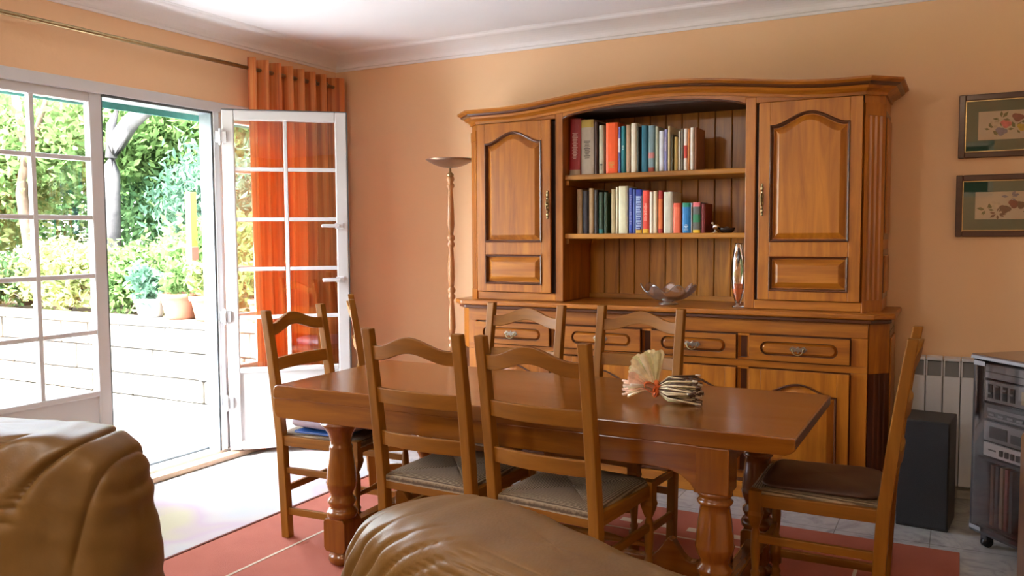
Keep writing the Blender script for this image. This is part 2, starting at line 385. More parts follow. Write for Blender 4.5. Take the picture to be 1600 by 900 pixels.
# curtain and rod
t = thing('curtain_rod', 'long brass curtain rod above the patio doors', 'curtain rod', (.10, -1.9, 2.455))
MB().tube([(.10, -3.9, 2.455), (.10, -.10, 2.455)], .0125, 12).build('pole', M_brass, t)
MB().lathe([(.0, -.035), (.012, -.03), (.02, -.012), (.024, 0), (.02, .014), (.012, .028), (.0, .034)], (.10, -.085, 2.455), 14).build('finial', M_brass, t)
for y in (-3.4, -.42):
    MB().box(0, .012, y-.02, y+.02, 2.42, 2.49).tube([(.0, y, 2.455), (.10, y, 2.455)], .008, 8).build('bracket', M_brass, t)
def curtain():
    t = thing('curtain', 'orange striped eyelet curtain drawn into the corner beside the open door', 'curtain', (.10, -.45, 0))
    ya, yb, N = -0.980, -.055, 120
    # fold path: (y, x) along the curtain; header is gathered, body hangs in wider folds
    def fn(u, v):
        z = .015+v*2.505
        y = ya+(yb-ya)*u
        if u < .78: ph = u/.78*6.5*2*pi; amp = .042
        else: ph = (6.5+(u-.78)/.22*1.0)*2*pi; amp = .05
        loose = (1-v)
        x = .105+amp*sin(ph)*(1-.25*loose)+.012*sin(ph*.5+2*v)*loose
        y += .010*cos(ph*1.0)*(1-v)+.012*sin(5*v+u*6)*loose
        return (x, y, z)
    mb = MB().grid(fn, 260, 26)
    o = mb.build('drape', M_curtain, t, fix=False)
    so = o.modifiers.new('cloth', 'SOLIDIFY'); so.thickness = .0025; so.offset = 0
    mb = MB()
    for k in range(7):
        y = ya+.03+k*0.119
        mb2 = MB(); pts = [(.10+.0, y, 2.455)]
        mb2.tube([(.10+.021*cos(a), y+.004*sin(2*a), 2.455+.021*sin(a)) for a in [2*pi*i/14 for i in range(14)]], .0045, 6, True)
        mb2.build('eyelet', M_brass, t)
curtain()

# ------------------------------------------------------------ outside: patio, garden wall, planting
tag(MB().box(-9, -.13, -9.5, .13, -.10, -.05).build('patio', mottled('patio_paving', (.34,.36,.38,1), (.41,.42,.43,1), 1.5, .8, .2)), 'bright pale paved patio outside the doors', 'patio', kind='structure')
tag(MB().box(-9, 0.0, .28, 9, -.1, .60).build('garden_bed', M_soil), 'raised garden bed behind the pale stone wall', 'ground', kind='structure')
tag(MB().box(-60, 60, -60, 60, -.3, -.12).build('lawn', mottled('lawn_green', (.06,.11,.03,1), (.10,.17,.05,1), 2, .95)), 'plain green ground around the house', 'ground', kind='structure')
tag(MB().box(-.15, XR+.2, YF-.2, .25, 2.80, 2.95).build('roof', M_ext), 'flat roof slab over the room', 'roof', kind='structure')
t = thing('garden_wall', 'low pale limestone block wall across the patio carrying the flower pots', 'wall', (-3, .13, -.05), kind='structure')
random.seed(3)
zc = -.05
MB().box(-7.6, -.14, .16, .30, -.05, .62).build('core', plain('mortar', (.02,.017,.012,1), .95, 0, .1, 10), t)
for row, hgt in enumerate((.20, .235, .215)):
    x = -7.6+random.random()*.2
    while x < -.2:
        wd = random.uniform(.38, .62)
        x1 = min(x+wd, -.15); d = random.uniform(-.012, .012)
        MB().box(x+.006, x1-.006, .134+d, .20, zc+.005, zc+hgt-.006).build('stone_block', M_stone, t, .012)
        x += wd
    zc += hgt
x = -7.6
while x < -.2:
    x1 = min(x+.8, -.15); MB().box(x+.004, x1-.004, .11, .34, zc, zc+.065).build('coping_stone', M_stone, t, .01); x += .8
ZW = zc+.065
t2 = thing('terrace_wall', 'second low grey stone wall farther up in the garden', 'wall', (-4, 3.1, .6), kind='structure')
x = -9
k = 0
while x < 1.5:
    for r in range(3):
        MB().box(x+.006+(r % 2)*.2, x+.494+(r % 2)*.2, 3.1+random.uniform(-.01, .01), 3.3, .6+r*.19, .6+r*.19+.18).build('stone_block', M_stone, t2)
    x += .5

def leaves(n, fn, size, seed, droop=.0, slim=.5):
    """n leaf blades (two triangles folded along the midrib) at points given by fn(rng, n)"""
    rng = np.random.default_rng(seed); c = fn(rng, n)
    d = rng.normal(size=(n, 3)); d[:, 2] -= droop; d /= np.linalg.norm(d, axis=1)[:, None]
    e = rng.normal(size=(n, 3)); e = np.cross(d, e); e /= np.linalg.norm(e, axis=1)[:, None]
    nn = np.cross(d, e); s = size*rng.uniform(.6, 1.3, n)[:, None]
    a = c-d*s*.5; b = c+e*s*slim*.5+nn*s*.12; cc = c+d*s*.5; dd = c-e*s*slim*.5+nn*s*.12
    v = np.stack([a, b, cc, dd], 1).reshape(-1, 3); i = np.arange(n)*4
    f = np.concatenate([np.stack([i, i+1, i+2], 1), np.stack([i, i+2, i+3], 1)])
    return v, f
def foliage(name, mat, parent, n, fn, size, seed, slim=.5, droop=0):
    v, f = leaves(n, fn, size, seed, droop, slim)
    off = np.array(parent.location)
    me = bpy.data.meshes.new(name); me.vertices.add(len(v)); me.vertices.foreach_set('co', (v-off).astype(np.float32).ravel())
    me.loops.add(len(f)*3); me.loops.foreach_set('vertex_index', f.astype(np.int32).ravel())
    me.polygons.add(len(f)); me.polygons.foreach_set('loop_start', (np.arange(len(f))*3).astype(np.int32))
    me.update(calc_edges=True); me.materials.append(mat)
    o = bpy.data.objects.new(name, me); COL.objects.link(o); o.parent = parent; o['kind'] = 'stuff'; return o
def blob(c, r, clumps=14, sig=.28):
    c = np.array(c); r = np.array(r)
    def fn(rng, n):
        q = rng.normal(size=(clumps, 3)); q /= np.linalg.norm(q, axis=1)[:, None]; q *= rng.uniform(.35, .85, (clumps, 1))
        k = rng.integers(0, clumps, n); p = rng.normal(size=(n, 3))*sig
        return c+(q[k]+p)*r
    return fn
L1 = leaf_mat('leaf_fresh_green', (.075,.145,.045,1), (.16,.25,.09,1)); L2 = leaf_mat('leaf_yellow_green', (.17,.22,.075,1), (.30,.34,.14,1))
L3 = leaf_mat('leaf_dark_green', (.03,.07,.03,1), (.07,.13,.05,1), .3); L4 = leaf_mat('leaf_blue_green', (.06,.13,.085,1), (.12,.21,.14,1))
M_bark = mottled('grey_bark', (.04,.038,.040,1), (.085,.080,.080,1), 9, .9, .6); M_bark2 = mottled('brown_bark', (.06,.038,.022,1), (.11,.075,.05,1), 9, .9, .6)

def tree(name, label, base, limbs, crowns, bark, n=5000, size=.12, seed=1):
    t = thing(name, label, 'tree', base)
    for pts, r0, r1 in limbs:
        N = len(pts); MB().tube(pts, [r0+(r1-r0)*i/(N-1) for i in range(N)], 10).build('trunk' if r0 > .09 else 'branch', bark, t)
    for i, (c, r, m) in enumerate(crowns):
        foliage('foliage', m, t, n, blob(c, r, 18), size, seed*10+i)
    return t
tree('tree', 'grey-barked tree leaning over the garden behind the open doorway', (-4.2, 1.15, .6),
     [([(-4.2,1.15,.55), (-4.16,1.15,1.6), (-4.12,1.15,2.1), (-4.0,1.15,2.4), (-3.74,1.15,2.62), (-3.43,1.15,2.76), (-3.1,1.15,2.95), (-2.5,1.2,3.4)], .13, .06), ([(-4.08,1.15,2.25), (-4.06,1.15,2.6), (-3.8,1.15,3.0), (-3.6,1.15,3.5)], .06, .03)],
     [((-2.6,2.4,3.6), (1.6,1.0,.7), L2), ((-3.6,2.6,3.0), (1.3,.9,.8), L1)], M_bark, 4500, .13, 1)
tree('tree', 'slender brown tree behind the closed left door panes', (-5.6, 1.1, .6),
     [([(-5.6,1.1,.55), (-5.5,1.1,1.3), (-5.62,1.1,1.9), (-5.5,1.1,2.4), (-5.7,1.1,3.2)], .09, .04), ([(-5.55,1.1,2.2), (-5.3,1.1,2.6), (-5.0,1.1,3.1)], .05, .02)],
     [((-6.4,1.6,2.6), (1.2,.8,.8), L1), ((-5.0,1.9,2.7), (1.0,.8,.7), L1), ((-7.2,1.5,1.9), (1.0,.8,.8), L2)], M_bark2, 5500, .12, 2)
tree('tree', 'tall dark evergreen tree far behind the garden', (-7.5, 5.2, .6),
     [([(-7.5,5.2,.5), (-7.5,5.2,3)], .18, .08)], [((-7.8,5.2,2.6), (2.6,1.2,1.7), L3), ((-10,4.6,2.4), (2.2,1.2,1.6), L3), ((-6,6.2,3.4), (2.4,1.2,1.4), L1)], M_bark, 7000, .16, 3)
tree('tree', 'light green tree far behind the flower pots', (-3.8, 5.4, .6),
     [([(-3.8,5.4,.5), (-3.8,5.4,2.6)], .14, .06)], [((-4.2,5.4,2.3), (2.0,1.1,1.2), L1), ((-2.4,5.8,3.0), (1.8,1.0,1.2), L2), ((-4.8,5.8,3.8), (2.2,1.1,.9), L3)], M_bark2, 3600, .15, 4)
tree('tree', 'broad blue-green tree behind the hinged door leaf', (-1.6, 4.4, .6),
     [([(-1.6,4.4,.5), (-1.6,4.4,2.2)], .11, .05)], [((-1.7,4.4,2.2), (1.2,.9,1.3), L4), ((-.8,4.8,2.9), (1.3,.9,.9), L1)], M_bark2, 2600, .15, 5)
def shrub(label, c, r, m, n, size, seed, slim=.5, droop=0, stems=6):
    t = thing('shrub', label, 'shrub', (c[0], c[1], .6))
    rng = random.Random(seed)
    mb = MB()
    for k in range(stems):
        a = rng.uniform(0, 6.28); mb.tube([(c[0], c[1], .58), (c[0]+cos(a)*r[0]*.25, c[1]+sin(a)*r[1]*.25, (c[2]+.6)/2), (c[0]+cos(a)*r[0]*.6, c[1]+sin(a)*r[1]*.6, c[2]+r[2]*.4)], [.014, .01, .005], 5)
    mb.build('stem', M_bark2, t); foliage('foliage', m, t, n, blob(c, r, 12), size, seed, slim, droop)
shrub('low dark shrub behind the lower left door panes', (-5.9, .75, .95), (1.0,.32,.30), L3, 3500, .09, 21)
shrub('yellow-green shrub just behind the garden wall at the left door', (-4.4, .8, 1.0), (.75,.32,.33), L2, 3200, .09, 22)
shrub('fresh green shrub behind the left edge of the open doorway', (-3.3, .8, .98), (.55,.3,.36), L1, 2800, .09, 23)
shrub('blue-green drooping shrub in the middle of the open doorway', (-3.1, 1.7, 1.75), (.9,.4,.6), L4, 3600, .12, 24, .3, .8)
shrub('pale green leafy shrub behind the terracotta pots', (-2.3, 1.0, 1.15), (.6,.35,.45), L1, 3200, .10, 25)
shrub('dark green bush below the grey tree trunk', (-4.3, 2.4, 1.6), (1.2,.5,.7), L3, 5200, .11, 26)
shrub('yellow-green shrub beside the yellow garden post', (-1.7, 1.6, 1.35), (.55,.35,.6), L2, 3200, .11, 27)
shrub('green shrub seen through the panes of the opened leaf', (-1.0, 1.3, 1.3), (.6,.35,.6), L1, 3400, .11, 28)
shrub('broad-leaved blue-green plant high behind the opened leaf', (-.9, 2.2, 2.0), (.8,.4,.8), L4, 2600, .2, 29, .6)
shrub('long dark hedge filling the back of the garden', (-6, 7.2, 1.4), (5.5,.6,1.0), L3, 9000, .2, 30)
shrub('bright green bush behind the far left panes', (-7.6, 1.0, 1.3), (1.2,.5,.8), L1, 5000, .11, 31)
t = thing('garden_post', 'yellow wooden post standing among the shrubs', 'post', (-2.19, .55, .6))
MB().box(-2.225, -2.155, .515, .585, .60, 1.80).build('upright', plain('yellow_paint', (.50,.24,.015,1), .6, 0, .08), t, .004)
MB().box(-2.23, -2.15, .51, .59, .60, 1.30).build('painted_foot', plain('red_brown_paint', (.16,.04,.025,1), .7, 0, .08), t, .004)
# pots
def pot(label, x, y, r, h, mat, plant, seed, group='flower pots on the garden wall'):
    t = thing('flower_pot', label, 'flower pot', (x, y, ZW), group=group)
    pr = [(r*.70, 0), (r*.78, h*.1), (r*.95, h*.72), (r*.97, h*.8), (r*1.08, h*.81), (r*1.1, h*.98), (r*1.04, h), (r*.95, h), (r*.93, h*.88), (0, h*.88)]
    MB().lathe(pr, (x, y, ZW), 28).build('bowl', mat, t)
    MB().lathe([(r*.92, h*.86), (r*.5, h*.9), (0, h*.91)], (x, y, ZW), 20).build('soil', M_soil, t)
    foliage('foliage', plant, t, 380, blob((x, y, ZW+h+.14), (r*1.3, r*1.1, .20), 8), .08, seed)
pot('round white planter on the garden wall', -2.42, .26, .135, .17, plain('white_glaze', (.35,.35,.34,1), .5, 0, .03), L4, 41)
pot('pale terracotta pot in the middle of the garden wall', -2.02, .26, .17, .23, M_terra, L1, 42)
pot('pale terracotta pot nearest the door hinge on the garden wall', -1.64, .26, .17, .22, M_terra, L2, 43)
pot('small red flower pot seen through the opened leaf', -1.10, .30, .10, .20, plain('red_clay', (.5,.10,.07,1), .7, 0, .1), L1, 44)
tag(MB().lathe([(.05, 0), (.05, .02), (.02, .05), (.018, .20), (.035, .24), (.045, .33), (.03, .39), (.018, .43), (0, .46)], (-1.9, .50, .60), 14).build('garden_ornament', MATS['white_glaze']), 'small white garden ornament rising behind the terracotta pots', 'ornament')
# hedge seen only in the picture glass
t = thing('shrub', 'green hedge outside the window behind the camera', 'shrub', (4.2, YF-4, -.1))
foliage('foliage', L1, t, 7000, blob((4.2, YF-4.2, 1.6), (3.2,.7,1.8), 26), .18, 55)

# ------------------------------------------------------------ the dresser (lower sideboard + upper hutch)
def arch_top(xa, xb, zs, A, n=28, flat=.10):
    """points along an arched line from xa to xb with level shoulders"""
    out = []
    for i in range(n+1):
        u = -1+2*i/n; w = 1-flat
        b = 0 if abs(u) > w else .5*(1+cos(pi*u/w)); b = b**.8
        out.append((xa+(xb-xa)*i/n, zs+A*b))
    return out
def raised_panel(parent, xa, xb, za, zb, A, y, name='raised_panel', edge='moulding'):
    """panel with bevelled border inside an opening; y is the face of the frame, front is -y"""
    top = arch_top(xa, xb, zb, A)
    def loop(m, yy):
        cx, w = (xa+xb)/2, (xb-xa); sc = (w-2*m)/w
        return [(cx+(xa-cx)*sc, yy, za+m)]+[(cx+(px-cx)*sc, yy, pz-m) for px, pz in top]+[(cx+(xb-cx)*sc, yy, za+m)]
    def strip(specs, cap):
        mb = MB(); L = [loop(m, yy) for m, yy in specs]; n = len(L[0]); vs = sum(L, []); fs = []
        for i in range(len(L)-1):
            for k in range(n): fs.append((i*n+k, i*n+(k+1) % n, (i+1)*n+(k+1) % n, (i+1)*n+k))
        if cap: fs.append(tuple(range((len(L)-1)*n, len(L)*n)))
        return mb.add(vs, fs)
    p = strip([(.008, y+.016), (.016, y+.016), (.040, y+.001), (.044, y-.001)], True).build(name, hutch_wood('z') if zb-za > .3 else hutch_wood('x'), parent)
    strip([(-.002, y-.004), (.002, y-.008), (.007, y-.006), (.010, y+.004), (.013, y+.018)], False).build(edge, dark_wood('x'), parent)
    return p
def panel_door(parent, name, xa, xb, za, zb, y, panels, label=None, thick=.022):
    """frame-and-panel door: panels = [(za, zb, arch height)]; front face at y"""
    d = bpy.data.objects.new(name, None)
    st = .058
    mb = MB(); mb.box(xa, xa+st, y, y+thick, za, zb); mb.box(xb-st, xb, y, y+thick, za, zb)
    xi, xo = xa+st, xb-st
    edges = [za]+[q for p in panels for q in (p[0], p[1])]+[zb]
    mb.box(xi, xo, y, y+thick, za, panels[0][0])
    for i in range(len(panels)):
        a0, a1, A = panels[i]; nxt = panels[i+1][0] if i+1 < len(panels) else zb
        poly = arch_top(xi, xo, a1, A)+[(xo, nxt), (xi, nxt)]
        mb.prism(poly, 'xz', y, y+thick)
    fr = mb.build(name, hutch_wood('z'), parent, .0025)
    MB().box(xi-.01, xo+.01, y+.017, y+thick+.003, za+.03, zb-.03).build('back_board', hutch_wood('z'), fr)
    for a0, a1, A in panels:
        q = raised_panel(fr, xi, xo, a0, a1, A, y)
    return fr
# NB: parts of the dresser are authored in room coordinates; their Empties stand on the floor
HX = 2.56
M_gapdark = plain('dark_gap_wood', (.03,.010,.004,1), .6, 0, .1)
side = thing('sideboard', 'lower half of the carved oak dresser with four drawers and brass drop handles', 'sideboard', (HX, -.25, 0))
hut = thing('hutch', 'upper half of the oak dresser with arched cornice, two cupboards and open bookshelves', 'hutch', (HX, -.22, 1.0))

def cant(x0, x1, c, yf, yb, z0, z1, mb=None):
    """plan outline with canted front corners"""
    return [(x0, yb), (x0, yf+c), (x0+c, yf), (x1-c, yf), (x1, yf+c), (x1, yb)]
# lower carcass
MB().prism(cant(1.335, 3.785, .085, -.485, -.012, 0, 1), 'xy', .10, .955).build('carcass', dark_wood('z'), side)
MB().prism(cant(1.31, 3.81, .09, -.51, -.012, 0, 1), 'xy', .0, .085).build('plinth', hutch_wood('x'), side, .004)
MB().prism(cant(1.322, 3.798, .088, -.50, -.012, 0, 1), 'xy', .085, .105).build('plinth_moulding', dark_wood('x'), side, .006)
MB().prism(cant(1.30, 3.82, .09, -.55, -.012, 0, 1), 'xy', .972, 1.0).build('worktop', hutch_wood('x'), side, .008)
MB().prism(cant(1.318, 3.802, .09, -.532, -.012, 0, 1), 'xy', .950, .972).build('worktop_moulding', dark_wood('x'), side, .006)
bx = [(1.475, 1.976), (2.065, 2.535), (2.600, 3.062), (3.132, 3.620)]
yF = -.505
# face frame rails
MB().box(1.42, 3.70, -.500, -.484, .875, .950).build('top_rail', hutch_wood('x'), side, .003)
MB().box(1.42, 3.70, -.500, -.484, .700, .735).build('middle_rail', hutch_wood('x'), side, .003)
MB().box(1.42, 3.70, -.500, -.484, .105, .130).build('bottom_rail', hutch_wood('x'), side, .003)
# grooved dividers: hollow flute down each one
def flute(xa, xb, z0, z1, parent):
    r = .024; cx = (xa+xb)/2
    arc = [(cx-r*cos(a), -.500+r*.85*sin(a)) for a in [pi*i/10 for i in range(11)]]
    poly = [(xa, -.500)]+arc+[(xb, -.500), (xb, -.478), (xa, -.478)]
    mb = MB(); n = len(poly); mb.add([(x, y, z0) for x, y in poly]+[(x, y, z1) for x, y in poly],
        [(0, i, i+1) for i in []]+[(i, i+n, (i+1) % n+n, (i+1) % n) for i in range(n)])
    mb.add([(xa, -.5, z0-.012), (xb, -.5, z0-.012), (xb, -.5, z0), (xa, -.5, z0)], [(0,1,2,3)]); mb.add([(xa, -.5, z1), (xb, -.5, z1), (xb, -.5, z1+.012), (xa, -.5, z1+.012)], [(0,1,2,3)])
    o = mb.build('divider', hutch_wood('z'), parent)
    MB().box(cx-r, cx+r, -.4995, -.4785, z0-.002, z0+.002).build('flute_end', dark_wood('z'), o); return o
for i in range(3):
    xa, xb = bx[i][1]+.006, bx[i+1][0]-.006
    for z0, z1 in ((.748, .862), (.142, .688)):
        o = flute(xa, xb, z0, z1, side)
for xa, xb in ((1.42, bx[0][0]-.004), (bx[3][1]+.004, 3.70)):
    for z0, z1 in ((.735, .875), (.13, .70)): MB().box(xa, xb, -.500, -.484, z0, z1).build('end_stile', hutch_wood('z'), side, .002)
# canted, fluted corner posts
def corner_post(sx, z0, z1, yf, parent, xedge, c, ztop=.95, mk='dark'):
    """post on the canted corner; sx=+1 right, -1 left"""
    p0 = Vector((xedge-sx*c, yf, 0)); p1 = Vector((xedge, yf+c, 0)); d = (p1-p0); L = d.length; d.normalize(); nrm = Vector((d.y*sx, -d.x*sx, 0))
    if nrm.y > 0: nrm = -nrm
    pts = []
    for k in range(3):
        a = L*(.16+.25*k); b = a+L*.18
        for j in range(7):
            t = j/6; pts.append((a+(b-a)*t, -.009*sin(pi*t)))
    prof = [(0, 0)]+pts+[(L, 0)]
    top = [p0+d*u+nrm*(.006+w_) for u, w_ in prof]; bk = [p0+d*u-nrm*.006 for u, w_ in (prof[-1], prof[0])]
    poly = [(q.x, q.y) for q in top+bk]
    MB().prism(poly, 'xy', z0, z1).build('corner_post', dark_wood('z') if mk == 'dark' else hutch_wood('z'), parent)
    for za, zb in ((z0-.06, z0), (z1, ztop)):
        q = [p0+nrm*.008, p1+nrm*.008, p1-nrm*.006, p0-nrm*.006]
        MB().prism([(v.x, v.y) for v in q], 'xy', za, zb).build('post_block', hutch_wood('z'), parent)
for sx, xe in ((1, 3.785), (-1, 1.335)): corner_post(sx, .16, .70, -.485, side, xe, .085)
# side panels (raised fields with dark grooves)
def side_field(x, ya, yb, za, zb, sgn, parent):
    MB().box(x, x+sgn*.004, ya, yb, za, zb).build('side_groove', dark_wood('z'), parent)
    MB().box(x, x+sgn*.012, ya+.03, yb-.03, za+.03, zb-.03).build('side_panel', hutch_wood('z'), parent, .008)
for sg, x in ((1, 3.785), (-1, 1.335)):
    side_field(x, -.37, -.05, .16, .90, sg, side)

def drop_handle(parent, x, y, z, s=1.0):
    o = MB().prism([(x-.045*s, z+.004), (x-.03*s, z+.018*s), (x-.008*s, z+.010*s), (x, z+.020*s), (x+.008*s, z+.010*s), (x+.03*s, z+.018*s), (x+.045*s, z+.004),
                    (x+.03*s, z-.012*s), (x+.008*s, z-.006*s), (x, z-.018*s), (x-.008*s, z-.006*s), (x-.03*s, z-.012*s)], 'xz', y-.004, y).build('handle_plate', M_pewter, parent, .0012)
    mb = MB(); mb.tube([(x+.027*s*cos(a), y-.014-.006*abs(sin(a)), z+.002-.026*s*sin(a)) for a in [pi*i/12 for i in range(13)]], .0035, 6)
    mb.lathe([(0, -.004), (.005, -.003), (.005, .003), (0, .004)], (x-.027*s, y-.011, z+.003), 8); mb.lathe([(0, -.004), (.005, -.003), (.005, .003), (0, .004)], (x+.027*s, y-.011, z+.003), 8)
    mb.build('drop_bail', M_brass, parent); return o
for i, (xa, xb) in enumerate(bx):
    za, zb = .742, .868; yd = -.523; cx, cz = (xa+xb)/2, (za+zb)/2; hw, r = (xb-xa)/2-.055, .036
    mb = MB(); mb.box(xa, xb, yd, yd+.02, za, cz-r); mb.box(xa, xb, yd, yd+.02, cz+r, zb)
    for sg, xe in ((-1, xa), (1, xb)):
        ca = cx+sg*(hw-r); arc = [(ca+sg*r*cos(a), cz+r*sin(a)) for a in [-pi/2+pi*k/14 for k in range(15)]]
        mb.prism([(xe, cz-r)]+[(p) for p in arc]+[(xe, cz+r)], 'xz', yd, yd+.02)
    dr = mb.build('drawer', hutch_wood('x'), side, .003)
    MB().box(xa+.01, xb-.01, yd+.014, yd+.022, za+.01, zb-.01).build('drawer_back', dark_wood('x'), dr)
    def stad(rr, yy, n=14): return [(cx+sg*(hw-r)+sg*rr*cos(a) if True else 0, yy, cz+sg*rr*sin(a)) for sg in (1, -1) for a in [-pi/2+pi*k/n for k in range(n+1)]]
    L = [stad(r-.006, yd+.014), stad(r-.014, yd+.002), stad(r-.017, yd)]; n = len(L[0]); mb = MB()
    mb.add(sum(L, []), [(a*n+k, a*n+(k+1) % n, (a+1)*n+(k+1) % n, (a+1)*n+k) for a in range(2) for k in range(n)]+[tuple(range(2*n, 3*n))])
    mb.build('oblong_field', hutch_wood('x'), dr)
    dr.location = (0, 0, 0)
    drop_handle(dr, cx, yd, cz-.002)
    dd = panel_door(side, 'door', xa, xb, .138, .694, -.523, [(.195, .575, .055)])

# ---- upper part
XL, XRR = 1.375, 3.745
c = .085
MB().box(XL, XL+.02, -.36, -.012, 1.0, 2.11).build('side_wall', hutch_wood('z'), hut)
MB().box(XRR-.02, XRR, -.36, -.012, 1.0, 2.11).build('side_wall', hutch_wood('z'), hut)
for sg, x in ((1, XRR), (-1, XL)):
    side_field(x, -.34, -.04, 1.36, 2.00, sg, hut); side_field(x, -.34, -.04, 1.06, 1.31, sg, hut)
for sx, xe in ((1, XRR), (-1, XL)): corner_post(sx, 1.06, 1.97, -.45, hut, xe, c, 2.03, 'hutch')
# carcass behind the doors (dark), partitions beside the niche
MB().box(1.462, 1.99, -.428, -.03, 1.02, 2.06).build('cupboard_carcass', M_gapdark, hut)
MB().box(3.13, 3.658, -.428, -.03, 1.02, 2.06).build('cupboard_carcass', M_gapdark, hut)
MB().box(1.988, 2.036, -.45, -.04, 1.002, 2.10).build('partition', hutch_wood('z'), hut, .003)
MB().box(3.085, 3.137, -.45, -.04, 1.002, 2.10).build('partition', hutch_wood('z'), hut, .003)
for xa, xb in ((1.46, 1.988), (3.137, 3.66)):
    MB().box(xa, xb, -.450, -.43, 1.002, 1.048).build('lower_rail', hutch_wood('x'), hut, .003)
    MB().box(xa, xb, -.450, -.43, 2.068, 2.10).build('upper_rail', hutch_wood('x'), hut, .003)
# cap board of the niche
MB().box(2.0, 3.12, -.42, -.02, 2.135, 2.15).build('niche_ceiling', hutch_wood('x'), hut)
# plank back
px0 = 2.036; k = 0
while px0 < 3.085-.02:
    x1 = min(px0+.098, 3.085)
    MB().box(px0+.0018, x1-.0018, -.045-.001*(k % 2), -.03, 1.0, 2.14).build('plank', plank_wood('z'), hut, .0035, seg=1); px0 += .098; k += 1
MB().box(2.03, 3.09, -.032, -.02, 1.0, 2.14).build('back_board', M_gapdark, hut)
MB().box(2.036, 3.085, -.058, -.045, 1.0, 1.03).build('back_rail', plank_wood('x'), hut, .003)
# shelves
for z in (1.742, 1.400):
    o = MB().box(2.036, 3.085, -.425, -.045, z-.030, z).build('shelf', plank_wood('x'), hut, .006)
    MB().box(2.036, 2.052, -.40, -.05, z-.06, z-.030).build('shelf_cleat', plank_wood('y'), o)

def ctop(x):
    """height of the cornice crest along the front"""
    u = (x-2.60)/.95
    return 2.147 + (.072*(.5*(1+cos(pi*u)))**.85 if abs(u) < 1 else 0)
# arched frieze over the niche
xs = [2.036+(3.085-2.036)*i/30 for i in range(31)]
bot = [(x, 2.062+.056*(sin(pi*(x-2.036)/(3.085-2.036)))**.6) for x in xs]
topc = [(1.46+(3.66-1.46)*i/60, ctop(1.46+(3.66-1.46)*i/60)-.012) for i in range(61)]
poly = [(1.46, 2.10)]+[(2.036, 2.10)]+bot+[(3.085, 2.10), (3.66, 2.10)]+list(reversed(topc))
MB().prism(poly, 'xz', -.450, -.428).build('frieze', hutch_wood('x'), hut, .002)
for sx, xe in ((1, XRR), (-1, XL)):
    p0 = (xe-sx*c, -.45); p1 = (xe, -.45+c)
    MB().prism([p0, p1, (p1[0]-sx*.02, p1[1]), (p0[0], p0[1]+.02)], 'xy', 2.03, 2.135).build('corner_block', hutch_wood('z'), hut)
# beading along the niche arch
mb = MB(); mb.tube([(x, -.452, z+.004) for x, z in bot], .005, 6); mb.build('arch_bead', dark_wood('x'), hut)
# cornice swept round the front
prof = [(0, -.078), (.010, -.078), (.012, -.064), (.022, -.056), (.040, -.048), (.050, -.036), (.062, -.030), (.066, -.022), (.080, -.014), (.086, -.010), (.086, .0), (0, .002)]
path = [(XL, -.012), (XL, -.45+c), (XL+c, -.45)]+[(XL+c+(XRR-XL-2*c)*i/56, -.45) for i in range(1, 56)]+[(XRR-c, -.45), (XRR, -.45+c), (XRR, -.012)]
def offdir(i):
    p = Vector(path[i]); ns = []
    for a, b in ((i-1, i), (i, i+1)):
        if a < 0 or b >= len(path): continue
        d = (Vector(path[b])-Vector(path[a])).normalized(); ns.append(Vector((d.y, -d.x)))
    if len(ns) == 1: return ns[0]
    m = (ns[0]+ns[1]).normalized(); return m/max(.3, m.dot(ns[0]))
mb = MB(); n = len(prof); vs = []
for i, p in enumerate(path):
    d = offdir(i)
    for o_, z in prof: vs.append((p[0]+d.x*o_, p[1]+d.y*o_, ctop(p[0])+z))
fs = [(i*n+j, i*n+(j+1) % n, (i+1)*n+(j+1) % n, (i+1)*n+j) for i in range(len(path)-1) for j in range(n)]
mb.add(vs, fs); mb.build('cornice', hutch_wood('x'), hut)
mb = MB(); pr2 = [(.050, -.0365), (.063, -.031), (.0675, -.022), (.066, -.0215), (.0615, -.029), (.050, -.035)]
n = len(pr2); vs = []
for i, p in enumerate(path):
    d = offdir(i)
    for o_, z in pr2: vs.append((p[0]+d.x*(o_+.001), p[1]+d.y*(o_+.001), ctop(p[0])+z))
mb.add(vs, [(i*n+j, i*n+(j+1) % n, (i+1)*n+(j+1) % n, (i+1)*n+j) for i in range(len(path)-1) for j in range(n)]); mb.build('cornice_line', dark_wood('x'), hut)
MB().prism(cant(1.378, 3.742, .085, -.445, -.012, 0, 1), 'xy', 2.10, 2.12).build('top_board', M_gapdark, hut)
# cupboard doors
for xa, xb, hx in ((1.470, 1.966, 1.948), (3.158, 3.655, 3.178)):
    d = panel_door(hut, 'door', xa, xb, 1.052, 2.064, -.474, [(1.100, 1.275, 0), (1.352, 1.945, .062)])
    mb = MB(); y = -.4745; z = 1.57
    for k, (dz, r) in enumerate(((-.075, .007), (-.058, .011), (-.036, .008), (-.018, .013), (.0, .010), (.018, .013), (.036, .008), (.058, .011), (.075, .007))):
        mb.lathe([(0, -.002), (r, -.002), (r, .002), (0, .002)], (0, 0, 0), 12)
        for q in range(len(mb.v)-48, len(mb.v)):
            vx = mb.v[q]; mb.v[q] = (hx+vx[0]*.75, y-.002+vx[2], z+dz+vx[1]*1.3)
    mb.tube([(hx, y-.006, z+.03), (hx-.004, y-.016, z), (hx, y-.006, z-.035)], .004, 6)
    mb.build('escutcheon', M_brass, d)

